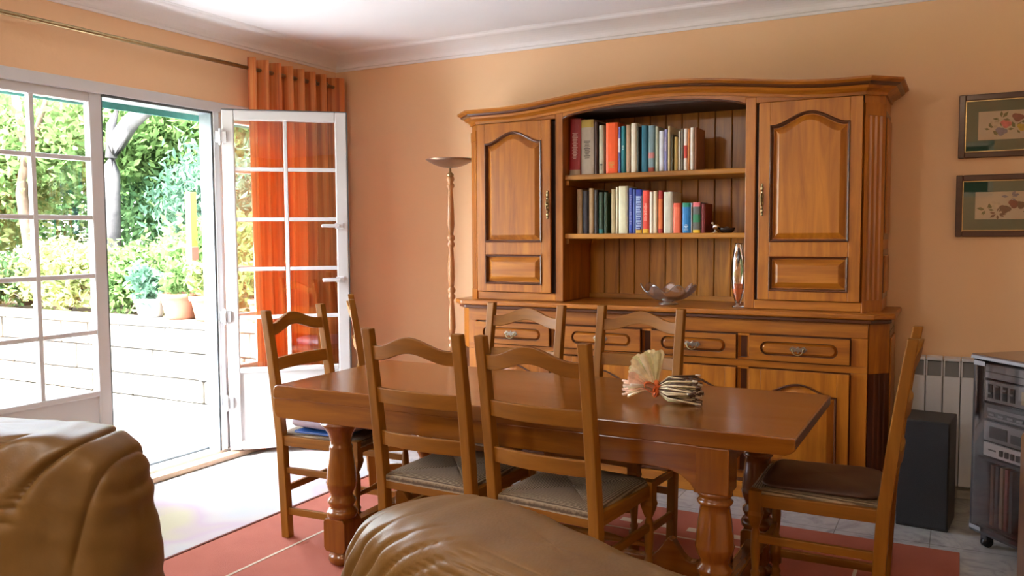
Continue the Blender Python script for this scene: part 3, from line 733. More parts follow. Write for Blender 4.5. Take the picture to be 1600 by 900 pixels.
# ------------------------------------------------------------ books
random.seed(11)
def book(label, x0, x1, ztop, zshelf, col, band=None, marks=None, group='books on the upper shelf', tilt=0, depth=None, yf=-.375, cap=None, foot=None, pages=True):
    g = .0012; x0 += g; x1 -= g
    h = ztop-zshelf; d = depth or min(.22, h*.72); xc = (x0+x1)/2
    t = thing('book', label, 'book', (xc, yf+d/2, zshelf), 0, group)
    t.rotation_euler = (0, tilt, 0)
    w_ = (x1-x0)/2; cm = plain('cover_%d_%d_%d' % tuple(int(q*999) for q in col[:3]), col, .45, 0, .06, 30)
    mb = MB(); pts = [(-w_, d/2), (-w_, -d/2+.006), (-w_*.6, -d/2+.001), (0, -d/2), (w_*.6, -d/2+.001), (w_, -d/2+.006), (w_, d/2)]
    th = min(.0025, w_*.3); inn = [(w_-th, d/2), (w_-th, -d/2+.010), (-w_+th, -d/2+.010), (-w_+th, d/2)]
    mb.prism(pts+inn, 'xy', 0, h); mb.build('cover', cm, t, world=False)
    MB().box(-w_+th, w_-th, -d/2+.008, d/2-.004, .003, h-.004).build('pages', plain('paper', (.62,.56,.44,1), .9, 0, .05, 60), t, world=False)
    def strip(nm, a, b, c, out=.0006, wf=.98):
        MB().prism([(-w_*wf, -d/2+.0055), (-w_*.6, -d/2+.0008-out), (0, -d/2-out), (w_*.6, -d/2+.0008-out), (w_*wf, -d/2+.0055)], 'xy', h*a, h*b).build(nm, plain('cover_%d_%d_%d' % tuple(int(q*999) for q in c[:3]), c, .45, 0, .06, 30), t, world=False)
    if band: strip('title_band', band[0], band[1], band[2])
    if cap: strip('cap_band', .86, 1, cap)
    if foot: strip('foot_band', 0, .10, foot)
    if marks:
        mb = MB(); a, b, c = marks; z = a*h
        while z < b*h:
            l = random.choice((.004, .006, .008, .005)); ww = w_*random.choice((.35, .5, .5, .28))
            mb.box(-ww, ww, -d/2-.0016, -d/2-.0002, z, z+l*.6); z += l*1.0+.0012
        mb.build('lettering', plain('ink_%d_%d_%d' % tuple(int(q*999) for q in c[:3]), c, .5), t, world=False)
    return t
S = srgb; S1, S2 = 1.742, 1.400
U = [
 ('thick crimson book leaning in the left corner of the upper shelf', 2.042, 2.112, 2.070, S(150,30,34), None, (.3,.75,S(225,190,180)), S(160,140,110)),
 ('thick grey-beige volume with a yellow top on the upper shelf', 2.117, 2.198, 2.060, S(172,160,142), None, (.3,.62,S(60,50,45)), None),
 ('thin dark brown book right of the grey-beige volume', 2.202, 2.222, 2.045, S(66,34,26), None, None, None),
 ('narrow pale grey-green book left of the bright orange book', 2.230, 2.262, 2.022, S(176,172,150), None, (.1,.2,S(60,60,50)), None),
 ('thick bright orange book on the upper shelf', 2.272, 2.345, 2.033, S(236,86,8), None, (.12,.24,S(200,150,60)), None),
 ('thin blue and white book touching the bright orange book', 2.348, 2.363, 2.007, S(92,98,170), (.45,.75,S(220,220,230)), None, None),
 ('teal book in the left half of the upper shelf', 2.365, 2.392, 2.009, S(16,120,130), None, (.5,.6,S(200,220,220)), None),
 ('beige-brown book between the teal book and two white ones', 2.395, 2.423, 2.014, S(176,150,120), None, None, None),
 ('broad cream-white book in the middle of the upper shelf', 2.425, 2.459, 2.021, S(226,220,200), None, None, None),
 ('thin charcoal book before the gap in the upper shelf', 2.461, 2.472, 2.001, S(80,84,80), None, None, None),
 ('petrol blue book just right of the gap in the upper shelf', 2.487, 2.523, 2.004, S(18,100,124), None, None, None),
 ('grey-blue book with a red foot on the upper shelf', 2.527, 2.565, 2.001, S(110,140,150), (.3,.42,S(190,120,120)), None, S(150,60,40)),
 ('pale sage book right of the grey-blue one', 2.568, 2.588, 1.993, S(176,182,160), None, None, None),
 ('short bluish white book on the upper shelf', 2.590, 2.619, 1.968, S(206,214,226), None, None, None),
 ('thin lavender book beside the bluish white one', 2.620, 2.638, 1.975, S(140,140,196), None, (.5,.8,S(230,230,240)), None),
 ('thin cream book standing taller than the lavender one', 2.640, 2.656, 1.992, S(214,200,160), None, None, None),
 ('thin dark olive filler for the shaded gap in the right part of the upper shelf', 2.660, 2.674, 1.945, S(70,58,26), None, None, None),  # dark slab stands in for the shaded gap between two books
 ('short ochre book in the right part of the upper shelf', 2.677, 2.697, 1.930, S(186,156,80), None, None, None),
 ('very thin white book right of the ochre one', 2.701, 2.713, 1.962, S(232,230,220), None, None, None),
 ('thin grey book between two white ones on the upper shelf', 2.714, 2.730, 1.973, S(120,112,100), None, None, None),
 ('white book with a red patch on the upper shelf', 2.731, 2.752, 1.972, S(228,222,214), (.3,.6,S(196,70,60)), None, None),
 ('thin peach-orange book near the right end of the upper row', 2.753, 2.765, 1.970, S(224,150,90), None, None, None),
 ('white book second from the right end of the upper row', 2.767, 2.787, 1.975, S(230,228,222), None, None, None),
 ('thin brown book ending the upper row', 2.790, 2.806, 1.974, S(142,90,60), None, None, None)]
for i, (lb, a, b, z, col, band, marks, foot) in enumerate(U):
    book(lb, a, b, z, S1, col, band, marks, foot=foot, cap=S(176,150,60) if i == 1 else None, tilt=radians(1.2) if i == 0 else 0)
Lr = [
 ('beige-brown book at the left end of the lower row', 2.091, 2.124, 1.660, S(160,136,100), None, None, None, None),
 ('dark navy book second in the lower row', 2.129, 2.162, 1.650, S(36,38,54), None, None, None, None),
 ('tan book third in the lower row', 2.167, 2.197, 1.662, S(170,144,104), None, None, None, None),
 ('near-black book between the tan and the dark green ones', 2.200, 2.224, 1.652, S(34,26,22), None, None, None, None),
 ('dark green book with a teal foot in the lower row', 2.228, 2.259, 1.638, S(26,52,34), None, (.3,.8,S(60,90,60)), None, S(20,110,110)),
 ('deep green narrow book before the tan and cream ones', 2.261, 2.284, 1.637, S(40,66,46), None, None, None, None),
 ('olive-beige book left of the cream block in the lower row', 2.305, 2.332, 1.653, S(168,152,112), None, None, None, None),
 ('slim cream book left of the widest cream volume', 2.334, 2.348, 1.665, S(222,214,186), None, None, None, None),
 ('widest cream volume in the lower row', 2.350, 2.405, 1.669, S(212,212,180), None, None, None, None),
 ('royal blue book with small marks in the lower row', 2.413, 2.438, 1.657, S(48,72,170), None, (.2,.85,S(150,160,210)), None, None),
 ('slim medium blue book beside the lettered blue-white one', 2.440, 2.452, 1.649, S(60,90,184), None, None, None, None),
 ('pale blue book with large dark blue lettering down its spine', 2.453, 2.494, 1.647, S(150,172,220), None, None, S(20,50,160), S(220,180,60)),
 ('coral red book with a yellow foot in the lower row', 2.496, 2.533, 1.641, S(224,70,54), None, (.3,.7,S(240,180,160)), None, S(226,180,50)),
 ('thin white book right of the coral red one', 2.536, 2.556, 1.633, S(232,224,212), None, None, None, None),
 ('cream book left of the red and orange one', 2.558, 2.582, 1.635, S(222,206,176), None, None, None, None),
 ('red and orange book in the lower row', 2.586, 2.614, 1.638, S(170,40,34), (.1,.8,S(214,110,50)), None, None, None),
 ('broad pale grey volume right of the red and orange book', 2.619, 2.670, 1.629, S(196,194,178), None, None, None, None),
 ('short salmon-coral book in the lower row', 2.674, 2.717, 1.566, S(232,110,76), None, None, S(226,90,60), None),
 ('short bright blue book with a green top', 2.725, 2.772, 1.566, S(10,120,190), None, (.1,.3,S(190,220,240)), S(20,140,110), None),
 ('very thin white booklet beside the bright blue book', 2.774, 2.782, 1.565, S(224,230,236), None, None, None, None),
 ('short multicoloured book with a pink top and yellow foot', 2.784, 2.828, 1.567, S(90,96,96), (.35,.6,S(40,130,90)), None, S(226,120,130), S(236,196,40)),
 ('dark red book ending the lower row', 2.831, 2.856, 1.560, S(110,24,30), None, None, None, None)]
for i, (lb, a, b, z, col, band, marks, cap, foot) in enumerate(Lr):
    o = book(lb, a, b, z, S2, col, band, marks, 'books on the lower shelf', cap=cap, foot=foot, depth=.15 if z < 1.6 else .17)
    if i == 11:    # bold stencilled capitals on the pale blue spine, mostly too blurred to read
        mb = MB(); h = z-S2
        for k in range(8):
            zz = .03*h+.11*h*k+.012
            mb.box(-.013, .013, -.0868, -.085, zz, zz+.004); mb.box(-.013, .013, -.0868, -.085, zz+.011, zz+.015)
            mb.box(-.013 if k % 2 else .009, -.009 if k % 2 else .013, -.0868, -.085, zz, zz+.015)
        mb.build('lettering', plain('ink_blue', S(24,50,150), .5), o, world=False)
# small things at the right of the lower shelf
t = thing('figurine', 'small silver bird figurine beside the dark red book', 'figurine', (2.900, -.33, S2))
MB().lathe([(.022, 0), (.022, .006), (.008, .010), (.010, .016), (.020, .026), (.022, .036), (.016, .046), (.0, .052)], (2.900, -.33, S2), 18).build('body', plain('polished_silver', (.8,.78,.74,1), .15, 1), t)
MB().lathe([(0, -.010), (.009, -.005), (.010, .002), (.006, .009), (0, .011)], (2.884, -.338, S2+.052), 12).build('head', MATS['polished_silver'], t)
t = thing('trinket_tray', 'low dark trinket dish right of the silver figurine', 'dish', (2.945, -.30, S2))
MB().lathe([(.0, 0), (.028, 0), (.040, .012), (.046, .028), (.043, .028), (.034, .012), (0, .008)], (2.955, -.30, S2), 24).build('dish', plain('dark_ceramic', (.03,.02,.02,1), .25, 0, .2), t)
MB().lathe([(0, 0), (.012, .002), (.016, .012), (.010, .022), (0, .025)], (2.955, -.30, S2+.010), 14).build('stone', plain('grey_pebble', (.2,.19,.18,1), .3, 0, .3), t)

# ------------------------------------------------------------ glass bowl and vase on the dresser
t = thing('glass_bowl', 'clear fluted glass bowl with pink glints tinted in on the dresser shelf', 'bowl', (2.645, -.36, 1.0))
M_g = glass_mat('crystal_glass', (.97,.95,.94,1), .20)
g_n = M_g.node_tree; om = [q for q in g_n.nodes if q.type == 'OUTPUT_MATERIAL'][0]; prev = om.inputs[0].links[0].from_socket
df = g_n.nodes.new('ShaderNodeBsdfDiffuse'); df.inputs[0].default_value = (.85, .70, .66, 1); mxx = g_n.nodes.new('ShaderNodeMixShader'); mxx.inputs[0].default_value = .05  # pink diffuse share stands in for light caught and reflected by the crystal
g_n.links.new(prev, mxx.inputs[1]); g_n.links.new(df.outputs[0], mxx.inputs[2]); g_n.links.new(mxx.outputs[0], om.inputs[0])
M_g2 = glass_mat('clear_vase_glass', (.98,.97,.96,1), .12)
def bowlf(u, v, off=0):
    a = 2*pi*u; s = abs(v)
    r = .045+(.152-.045)*(s**.8)*(1+.10*s*cos(7*a)); z = .022+.072*s**1.7+.022*s*s*cos(7*a+pi*.2)
    return (2.645+(r-off)*cos(a), -.36+(r-off)*.78*sin(a), 1.0+z+off*.6)
MB().grid(lambda u, v: bowlf(u, v), 84, 14, cu=True).build('bowl', M_g, t, fix=False)
o = [q for q in t.children][0]; so = o.modifiers.new('thick', 'SOLIDIFY'); so.thickness = .005
MB().lathe([(.055, 0), (.055, .006), (.030, .012), (.028, .018), (.046, .026), (0, .028)], (2.645, -.36, 1.0), 28).build('foot', M_g, t)
t = thing('glass_vase', 'slender clear glass vase with orange base and green streak in the niche', 'vase', (3.040, -.39, 1.0))
pv = [(.030, 0), (.032, .006), (.014, .014), (.014, .022), (.022, .05), (.034, .11), (.039, .17), (.037, .23), (.028, .29), (.018, .335), (.021, .345)]
MB().lathe(pv+[(r-.0035, z) for r, z in reversed(pv[3:])]+[(0, .026)], (3.040, -.39, 1.0), 28).build('body', M_g2, t)
MB().lathe([(0, .027), (.012, .030), (.018, .05), (.028, .095), (.030, .125), (0, .128)], (3.040, -.39, 1.0), 24).build('orange_core', plain('orange_glass', (.80,.22,.07,1), .2, 0, .05), t)
MB().tube([(3.058, -.412, 1.14), (3.064, -.408, 1.20), (3.058, -.405, 1.25), (3.050, -.40, 1.30)], [.002, .006, .007, .002], 8).build('green_streak', plain('green_glass', (.10,.45,.10,1), .2), t)
MB().tube([(3.045, -.42, 1.22), (3.05, -.42, 1.27), (3.046, -.41, 1.32)], [.003, .009, .003], 8).build('dark_streak', plain('dark_glass_streak', (.04,.03,.03,1), .2), t)

# ------------------------------------------------------------ dining table
TX0, TX1, TY0, TY1 = 1.488, 3.654, -2.257, -1.457
tb = thing('dining_table', 'long red-brown oak refectory table with turned legs on the red rug', 'table', ((TX0+TX1)/2, (TY0+TY1)/2, 0))
r = .028
poly = [(TX0+.006, .705)]+[(TX0+.012*(1-sin(a)), .76-.012*(1-cos(a))) for a in (0, pi/6, pi/3, pi/2)][::1]
poly = [(TX0, .701), (TX0, .738), (TX0+.008, .753), (TX0+.022, .76), (TX1-.004, .76), (TX1, .755), (TX1, .722), (TX1-.012, .712), (TX1-.03, .703)]
MB().prism(poly, 'xz', TY0, TY1).build('tabletop', table_wood('x'), tb, .004)
ap = [(TX0+.002, .703)]+[(TX0+.002+r*(1-cos(a)), .655-.038*sin(a)) for a in (0, pi/6, pi/3, pi/2)]+[(3.20, .617), (3.25, .612), (3.29, .598), (3.32, .575), (3.342, .545), (3.342, .703)]
MB().prism(ap, 'xz', TY0+.003, TY0+.030).build('apron', table_wood('x'), tb, .003)
MB().prism(ap, 'xz', TY1-.032, TY1-.006).build('apron', table_wood('x'), tb, .003)
MB().box(TX0+.004, TX0+.030, TY0+.032, TY1-.032, .625, .703).build('apron', table_wood('y'), tb, .006)
MB().box(3.385, 3.410, TY0+.06, TY1-.06, .60, .703).build('apron', table_wood('y'), tb, .003)
MB().box(1.55, 3.36, TY0+.034, TY1-.034, .695, .704).build('underframe', dark_wood('x'), tb)
def table_leg(x, y, kind):
    mb = MB()
    low = [(0, .008), (.040, .008), (.056, .016), (.062, .032), (.058, .050), (.042, .062), (.045, .070)]
    mb.lathe(low, (x, y, 0), 28)
    vase = [(.052, .205), (.064, .215), (.066, .232), (.058, .245), (.050, .252), (.053, .262), (.060, .275), (.060, .285), (.047, .30), (.050, .315),
            (.060, .335), (.064, .352), (.0655, .360), (.063, .368), (.0625, .385), (.058, .430), (.052, .475), (.048, .498)]
    if kind == 'flared': vase += [(.049, .505), (.049, .515), (.044, .522), (.046, .545), (.056, .575), (.074, .598), (.084, .608), (.084, .616), (.060, .618), (.055, .70)]
    else: vase += [(.056, .503), (.060, .512), (.052, .520), (.048, .526), (.058, .533), (.057, .545), (.05, .55)]
    mb.lathe(vase, (x, y, 0), 28); o = mb.build('leg', table_wood('z'), tb)
    MB().prism([(x-.057, .085), (x-.045, .068), (x+.045, .068), (x+.057, .085), (x+.057, .195), (x+.045, .210), (x-.045, .210), (x-.057, .195)], 'xz', y-.057, y+.057).build('leg_block', table_wood('z'), o, .004)
    if kind != 'flared': MB().box(x-.058, x+.058, y-.058, y+.058, .545, .702).build('leg_block', table_wood('z'), o, .005)
for x, kd in ((1.800, 'flared'), (3.390, 'block')):
    for y in ((TY0+.068, TY1-.068) if kd == 'flared' else (TY0+.062, TY1-.062)): table_leg(x, y, kd)
    MB().box(x-.032, x+.032, TY0+.118, TY1-.118, .095, .175).build('cross_stretcher', table_wood('y'), tb, .008)
# long wavy stretcher between the two ends, with scrolled brackets
ym = (TY0+TY1)/2
def wav(x):
    e = min(x-1.85, 3.37-x)
    return .150+.10*math.exp(-((e-.02)/.07)**2)+.085*math.exp(-((e-.235)/.045)**2)
xs = [1.847+(3.368-1.847)*i/90 for i in range(91)]
MB().prism([(x, .095+.01*sin((x-1.85)*12)) for x in xs]+[(x, wav(x)) for x in reversed(xs)], 'xz', ym-.022, ym+.022).build('long_stretcher', table_wood('x'), tb, .004)

# ------------------------------------------------------------ ladder-back chairs (facing +x in their own coordinates)
CW, CD, CH = .402, .412, 1.049
def post_x(z):
    if z < .45: return .021*(1-z/.45)
    u = (z-.45)/(CH-.45); return -.078*(.75*u+.25*u*u)-.0
def make_chair(label):
    t = thing('dining_chair', label, 'chair', (0,0,0), 0, 'ladder-back chairs around the dining table')
    def P(n, m, mb, bev=0, par=None): return mb.build(n, m, par or t, bev, world=False)
    zs = [0, .22, .45, .55, .70, .85, .98, CH]
    for s in (-1, 1):
        mb = MB(); vs = []
        y = s*CW/2
        for z in zs:
            x = post_x(z); hx = .021 if z < .6 else .021-.004*(z-.6)/.45; hy = .0195
            vs += [(x-hx, y-hy, z), (x+hx, y-hy, z), (x+hx, y+hy, z), (x-hx, y+hy, z)]
        fs = [(0,3,2,1), tuple(range(len(vs)-4, len(vs)))]
        for i in range(len(zs)-1):
            for k in range(4): fs.append((i*4+k, i*4+(k+1) % 4, i*4+4+(k+1) % 4, i*4+4+k))
        mb.add(vs, fs); P('post', chair_wood('z'), mb, .004)
    def slat(nm, zb, zt, bow=.022, th=.018):
        N = 20; vs = []; fs = []
        for i in range(N+1):
            u = -1+2*i/N; y = u*(CW/2-.012); 
            z0, z1 = zb(u), zt(u); x0 = post_x((z0+z1)/2)-bow*(1-u*u)
            dx = (post_x(z1)-post_x(z0))/2
            vs += [(x0-th/2-dx, y, z0), (x0+th/2-dx, y, z0), (x0+th/2+dx, y, z1), (x0-th/2+dx, y, z1)]
        fs = [(0,1,2,3), tuple(reversed(range(N*4, N*4+4)))]
        for i in range(N):
            for k in range(4): fs.append((i*4+k, i*4+(k+1) % 4, i*4+4+(k+1) % 4, i*4+4+k))
        P(nm, chair_wood('y'), MB().add(vs, fs), .003)
    hump = lambda u: .5*(1+cos(pi*min(1, abs(u)/.86)))
    slat('crest_rail', lambda u: .932+.036*hump(u), lambda u: .985+.042*hump(u))
    slat('back_slat', lambda u: .768, lambda u: .826)
    slat('back_slat', lambda u: .602, lambda u: .658)
    # seat frame
    fw = .40; xf = CD
    P('seat_rail', chair_wood('y'), MB().box(-.012, .012, -CW/2+.01, CW/2-.01, .430, .476), .003)
    P('seat_rail', chair_wood('y'), MB().box(xf-.014, xf+.014, -fw/2+.01, fw/2-.01, .430, .476), .003)
    for s in (-1, 1):
        P('seat_rail', chair_wood('x'), MB().beam((.015, s*CW/2, .453), (xf-.018, s*fw/2, .453), .024, .046), .003)
        P('side_stretcher', chair_wood('x'), MB().beam((.015, s*CW/2, .315), (xf-.01, s*fw/2, .315), .018, .030), .003)
        P('side_stretcher', chair_wood('x'), MB().beam((.020, s*CW/2, .125), (xf-.01, s*fw/2, .125), .018, .032), .003)
        # turned front leg: square block, tapered shoulder, spindle, bun
        x, y = xf, s*fw/2
        mb = MB(); mb.box(x-.021, x+.021, y-.021, y+.021, .415, .488)
        q = [(.021, .415), (.024, .400), (.018, .375), (.011, .352)]
        for i in range(len(q)-1):
            (a, za), (b, zb_) = q[i], q[i+1]
            mb.add([(x-b, y-b, zb_), (x+b, y-b, zb_), (x+b, y+b, zb_), (x-b, y+b, zb_), (x-a, y-a, za), (x+a, y-a, za), (x+a, y+a, za), (x-a, y+a, za)], [(0,1,5,4), (1,2,6,5), (2,3,7,6), (3,0,4,7)])
        mb.lathe([(0, 0), (.016, 0), (.021, .008), (.021, .03), (.015, .040), (.020, .050), (.014, .062), (.013, .075), (.022, .085), (.022, .165), (.013, .175), (.018, .190), (.012, .200), (.015, .235), (.018, .28), (.016, .33), (.011, .352), (.016, .358), (.011, .366), (0, .366)], (x, y, 0), 16)
        P('front_leg', chair_wood('z'), mb, 0)
    P('front_stretcher', chair_wood('y'), MB().tube([(xf-.0, -fw/2+.01+(fw-.02)*i/12, .245) for i in range(13)], [.008, .010, .012, .009, .013, .016, .018, .016, .013, .009, .012, .010, .008], 12))
    P('rear_stretcher', chair_wood('y'), MB().beam((.012, -CW/2+.01, .225), (.012, CW/2-.01, .225), .018, .030), .003)
    # rush seat: four triangular fields meeting at the middle
    g = 14; cx, cy = xf/2, 0
    corners = [(-.006, -CW/2+.022), (xf+.016, -fw/2+.002), (xf+.016, fw/2-.002), (-.006, CW/2-.022)]
    seat = None
    mb = MB(); 
    for k in range(4):
        A, B = corners[k], corners[(k+1) % 4]; mb.m = 0 if k in (0, 2) else 1
        vs = []; fs = []; R = 9; C_ = 12
        for i in range(R+1):
            v = i/R                                    # 0 at the rim, 1 at the centre
            for j in range(C_+1):
                u = j/C_; px = A[0]+(B[0]-A[0])*u; py = A[1]+(B[1]-A[1])*u
                qx = px+(cx-px)*v*.985; qy = py+(cy-py)*v*.985
                edge = min(u, 1-u)
                z = .498-.010*v-.010*math.exp(-v*9)+.003*sin(pi*u)*(1-v)-.0035*math.exp(-(edge/.05)**2)
                vs.append((qx, qy, z))
        for i in range(R):
            for j in range(C_): a = i*(C_+1)+j; fs.append((a, a+1, a+C_+2, a+C_+1))
        # wrap over the rail
        o0 = len(vs)
        for dz, out in ((.488, .008), (.474, .010), (.460, .004)):
            for j in range(C_+1):
                u = j/C_; px = A[0]+(B[0]-A[0])*u; py = A[1]+(B[1]-A[1])*u
                nx, ny = (B[1]-A[1]), -(B[0]-A[0]); l = sqrt(nx*nx+ny*ny); vs.append((px+nx/l*out, py+ny/l*out, dz-.005))
        prev = 0
        for rr in range(3):
            base = o0+rr*(C_+1)
            for j in range(C_): fs.append((prev+j, base+j, base+j+1, prev+j+1))
            prev = base
        mb.add(vs, fs, True)
    o = mb.build('rush_seat', [M_ry, M_rx], t, fix=True, world=False)
    return t
spots = [((2.364, -2.387), 87.2, 'ladder-back chair tucked in the near side of the table, left of two'),
         ((2.863, -2.418), 84.2, 'ladder-back chair tucked in the near side of the table, right of two'),
         ((2.197, -1.329), -94.3, 'ladder-back chair on the dresser side of the table, left of two'),
         ((2.769, -1.273), -95.5, 'ladder-back chair on the dresser side of the table, behind the dried bouquet'),
         ((3.886, -1.761), 180.4, 'dark side-on ladder-back chair at the right end of the table beside the speaker'),
         ((1.340, -1.864), 3.1, 'ladder-back chair at the left end of the table holding a pale cushion'),
         ((1.15, -1.175), 39.5, 'edge-on ladder-back chair between the opened door and the floor lamp')]
proto = None
for (xy, deg, lb) in spots:
    if proto is None: proto = make_chair(lb); ch = proto
    else: ch = copy_tree(proto); ch['label'] = lb
    ch.location = (xy[0], xy[1], .008); ch.rotation_euler = (0, 0, radians(deg))

# things lying on the chairs
def soft(name, mat, parent, cx, cy, cz, a, b, h, ex=.35, rz=0, world=True, seedn=0):
    """puffy cushion: superellipse outline, thick in the middle"""
    mb = MB()
    def fn(u, v):
        th = 2*pi*u; ph = -pi/2+pi*v
        sg = lambda q, e: math.copysign(abs(q)**e, q)
        x = a*sg(cos(ph), .45)*sg(cos(th), ex); y = b*sg(cos(ph), .45)*sg(sin(th), ex); z = h*sg(sin(ph), .9)
        z += .004*sin(19*x+seedn)*cos(23*y)
        return (cx+x*cos(rz)-y*sin(rz), cy+x*sin(rz)+y*cos(rz), cz+z)
    mb.grid(fn, 48, 17, cu=True)
    return mb.build(name, mat, parent, fix=True)
cr = radians(3.1)
o = soft('seat_cushion', plain('mauve_cotton', (.46,.37,.40,1), .9, 0, .06, 40, .3), None, 1.545, -1.86, .540, .185, .185, .030, .3, cr)
tag(o, 'pale mauve seat cushion on the chair at the left end of the table', 'cushion')
t = thing('folder', 'blue folder sticking out under the pale cushion', 'folder', (1.52, -1.985, .503), cr)
MB().box(-.10, .16, -.07, .10, 0, .003).box(-.10, .16, -.07, .10, .006, .009).build('cover', plain('blue_card', (.02,.12,.42,1), .4, 0, .05), t, world=False)
MB().box(-.095, .155, -.066, .096, .003, .006).build('papers', plain('white_paper', (.75,.74,.72,1), .8, 0, .02), t, world=False)
t = thing('paper_stack', 'loose white papers on a chair seat, seen under the table', 'papers', (2.07, -1.56, .507), radians(-94))
for k in range(3):
    MB().box(-.11+.02*k, .11+.02*k, -.07+.012*k, .07+.012*k, .004*k, .004*k+.003).build('sheet', MATS['white_paper'], t, world=False)

o = soft('seat_pad', plain('dark_brown_leather', (.055,.022,.012,1), .45, 0, .15, 20, .1), None, 3.675, -1.765, .512, .195, .185, .018, .25, radians(180))
tag(o, 'dark brown seat pad on the chair at the right end of the table', 'cushion')

# ------------------------------------------------------------ rugs
rg = thing('red_rug', 'brick red rug with a cream border line under the dining table', 'rug', (2.61, -1.9, 0), kind=None)
MB().box(1.10, 4.12, -3.05, -.875, .0, .008).build('pile', rug_mat('red_pile', (.33,.082,.045,1), (.40,.11,.062,1)), rg, .003)
M_cr = rug_mat('cream_pile', (.50,.38,.26,1), (.58,.46,.33,1))
mb = MB(); z0, z1 = .0075, .0092
mb.box(1.462, 1.476, -2.9, -1.243, z0, z1); mb.box(1.462, 3.748, -1.257, -1.243, z0, z1); mb.box(3.734, 3.748, -2.9, -1.257, z0, z1)
mb.build('border_line', M_cr, rg)
for k in range(13):
    x = 3.70-k*.165; MB().box(x-.052, x+.052, -1.155, -1.105, z0, z1).build('cream_bar', M_cr, rg)
for k in range(8):
    y = -1.42-k*.165; MB().box(3.86, 3.91, y-.052, y+.052, z0, z1).build('cream_bar', M_cr, rg)
rg2 = thing('pale_rug', 'pale cream rug with faint pastel fields between the doors and red rug', 'rug', (.6, -1.9, 0))
m, nt, b = nmat('pastel_pile'); v = coords(nt, (1.2, 1.0, 1)); f = noise(nt, v, 1.6, 2, .3, .4); wv = noise(nt, v, 300, 2)
nt.links.new(ramp(nt, f, [(.36, (.40,.42,.43,1)), (.46, (.44,.42,.38,1)), (.53, (.42,.34,.37,1)), (.62, (.44,.41,.27,1))]), b.inputs['Base Color']); b.inputs['Roughness'].default_value = .95
bumpnode(nt, b, wv, .5, .004)
MB().box(.16, 1.085, -3.1, -.80, 0, .010).build('pile', m, rg2, .004)
MB().box(1.083, 1.098, -3.1, -.86, 0, .012).build('edging', plain('brown_edging', (.20,.07,.05,1), .9, 0, .1), rg2, .004)

# ------------------------------------------------------------ uplighter
t = thing('floor_lamp', 'slender turned wooden uplighter with a shallow dish shade left of the dresser', 'lamp', (1.17, -.30, 0))
M_lw = wood('lamp_wood', (.30,.12,.04,1), (.42,.19,.07,1), (.52,.26,.11,1), 'z', .35, .4)
MB().lathe([(0, 0), (.14, 0), (.145, .012), (.13, .028), (.06, .04), (.03, .06), (.02, .09)], (1.17, -.30, 0), 32).build('base', M_lw, t)
pr = [(.016, .08)]
def seg_(z0, z1, r):   # slender baluster with a ball pair at the top
    return [(r*.62, z0), (r*.95, z0+(z1-z0)*.18), (r*.85, z0+(z1-z0)*.45), (r*.55, z1-.085), (r*.95, z1-.075), (r*1.0, z1-.06), (r*.6, z1-.045), (r*1.02, z1-.03), (r*.95, z1-.012), (r*.55, z1)]
for a, b in ((.09, .42), (.42, .74), (.74, 1.06), (1.06, 1.40), (1.40, 1.78)): pr += seg_(a, b, .026)
MB().lathe(pr, (1.17, -.30, 0), 18).build('pole', M_lw, t)
MB().lathe([(.024, 1.775), (.022, 1.79), (.008, 1.80), (.006, 1.835), (0, 1.835)], (1.17, -.30, 0), 14).build('socket', M_brass, t)
MB().lathe([(.0, 1.826), (.05, 1.832), (.10, 1.848), (.14, 1.868), (.158, 1.882), (.155, 1.884), (.135, 1.872), (.095, 1.853), (.05, 1.838), (0, 1.832)], (1.17, -.30, 0), 40).build('dish_shade', plain('grey_brown_metal', (.30,.20,.14,1), .35, .7, .08), t)

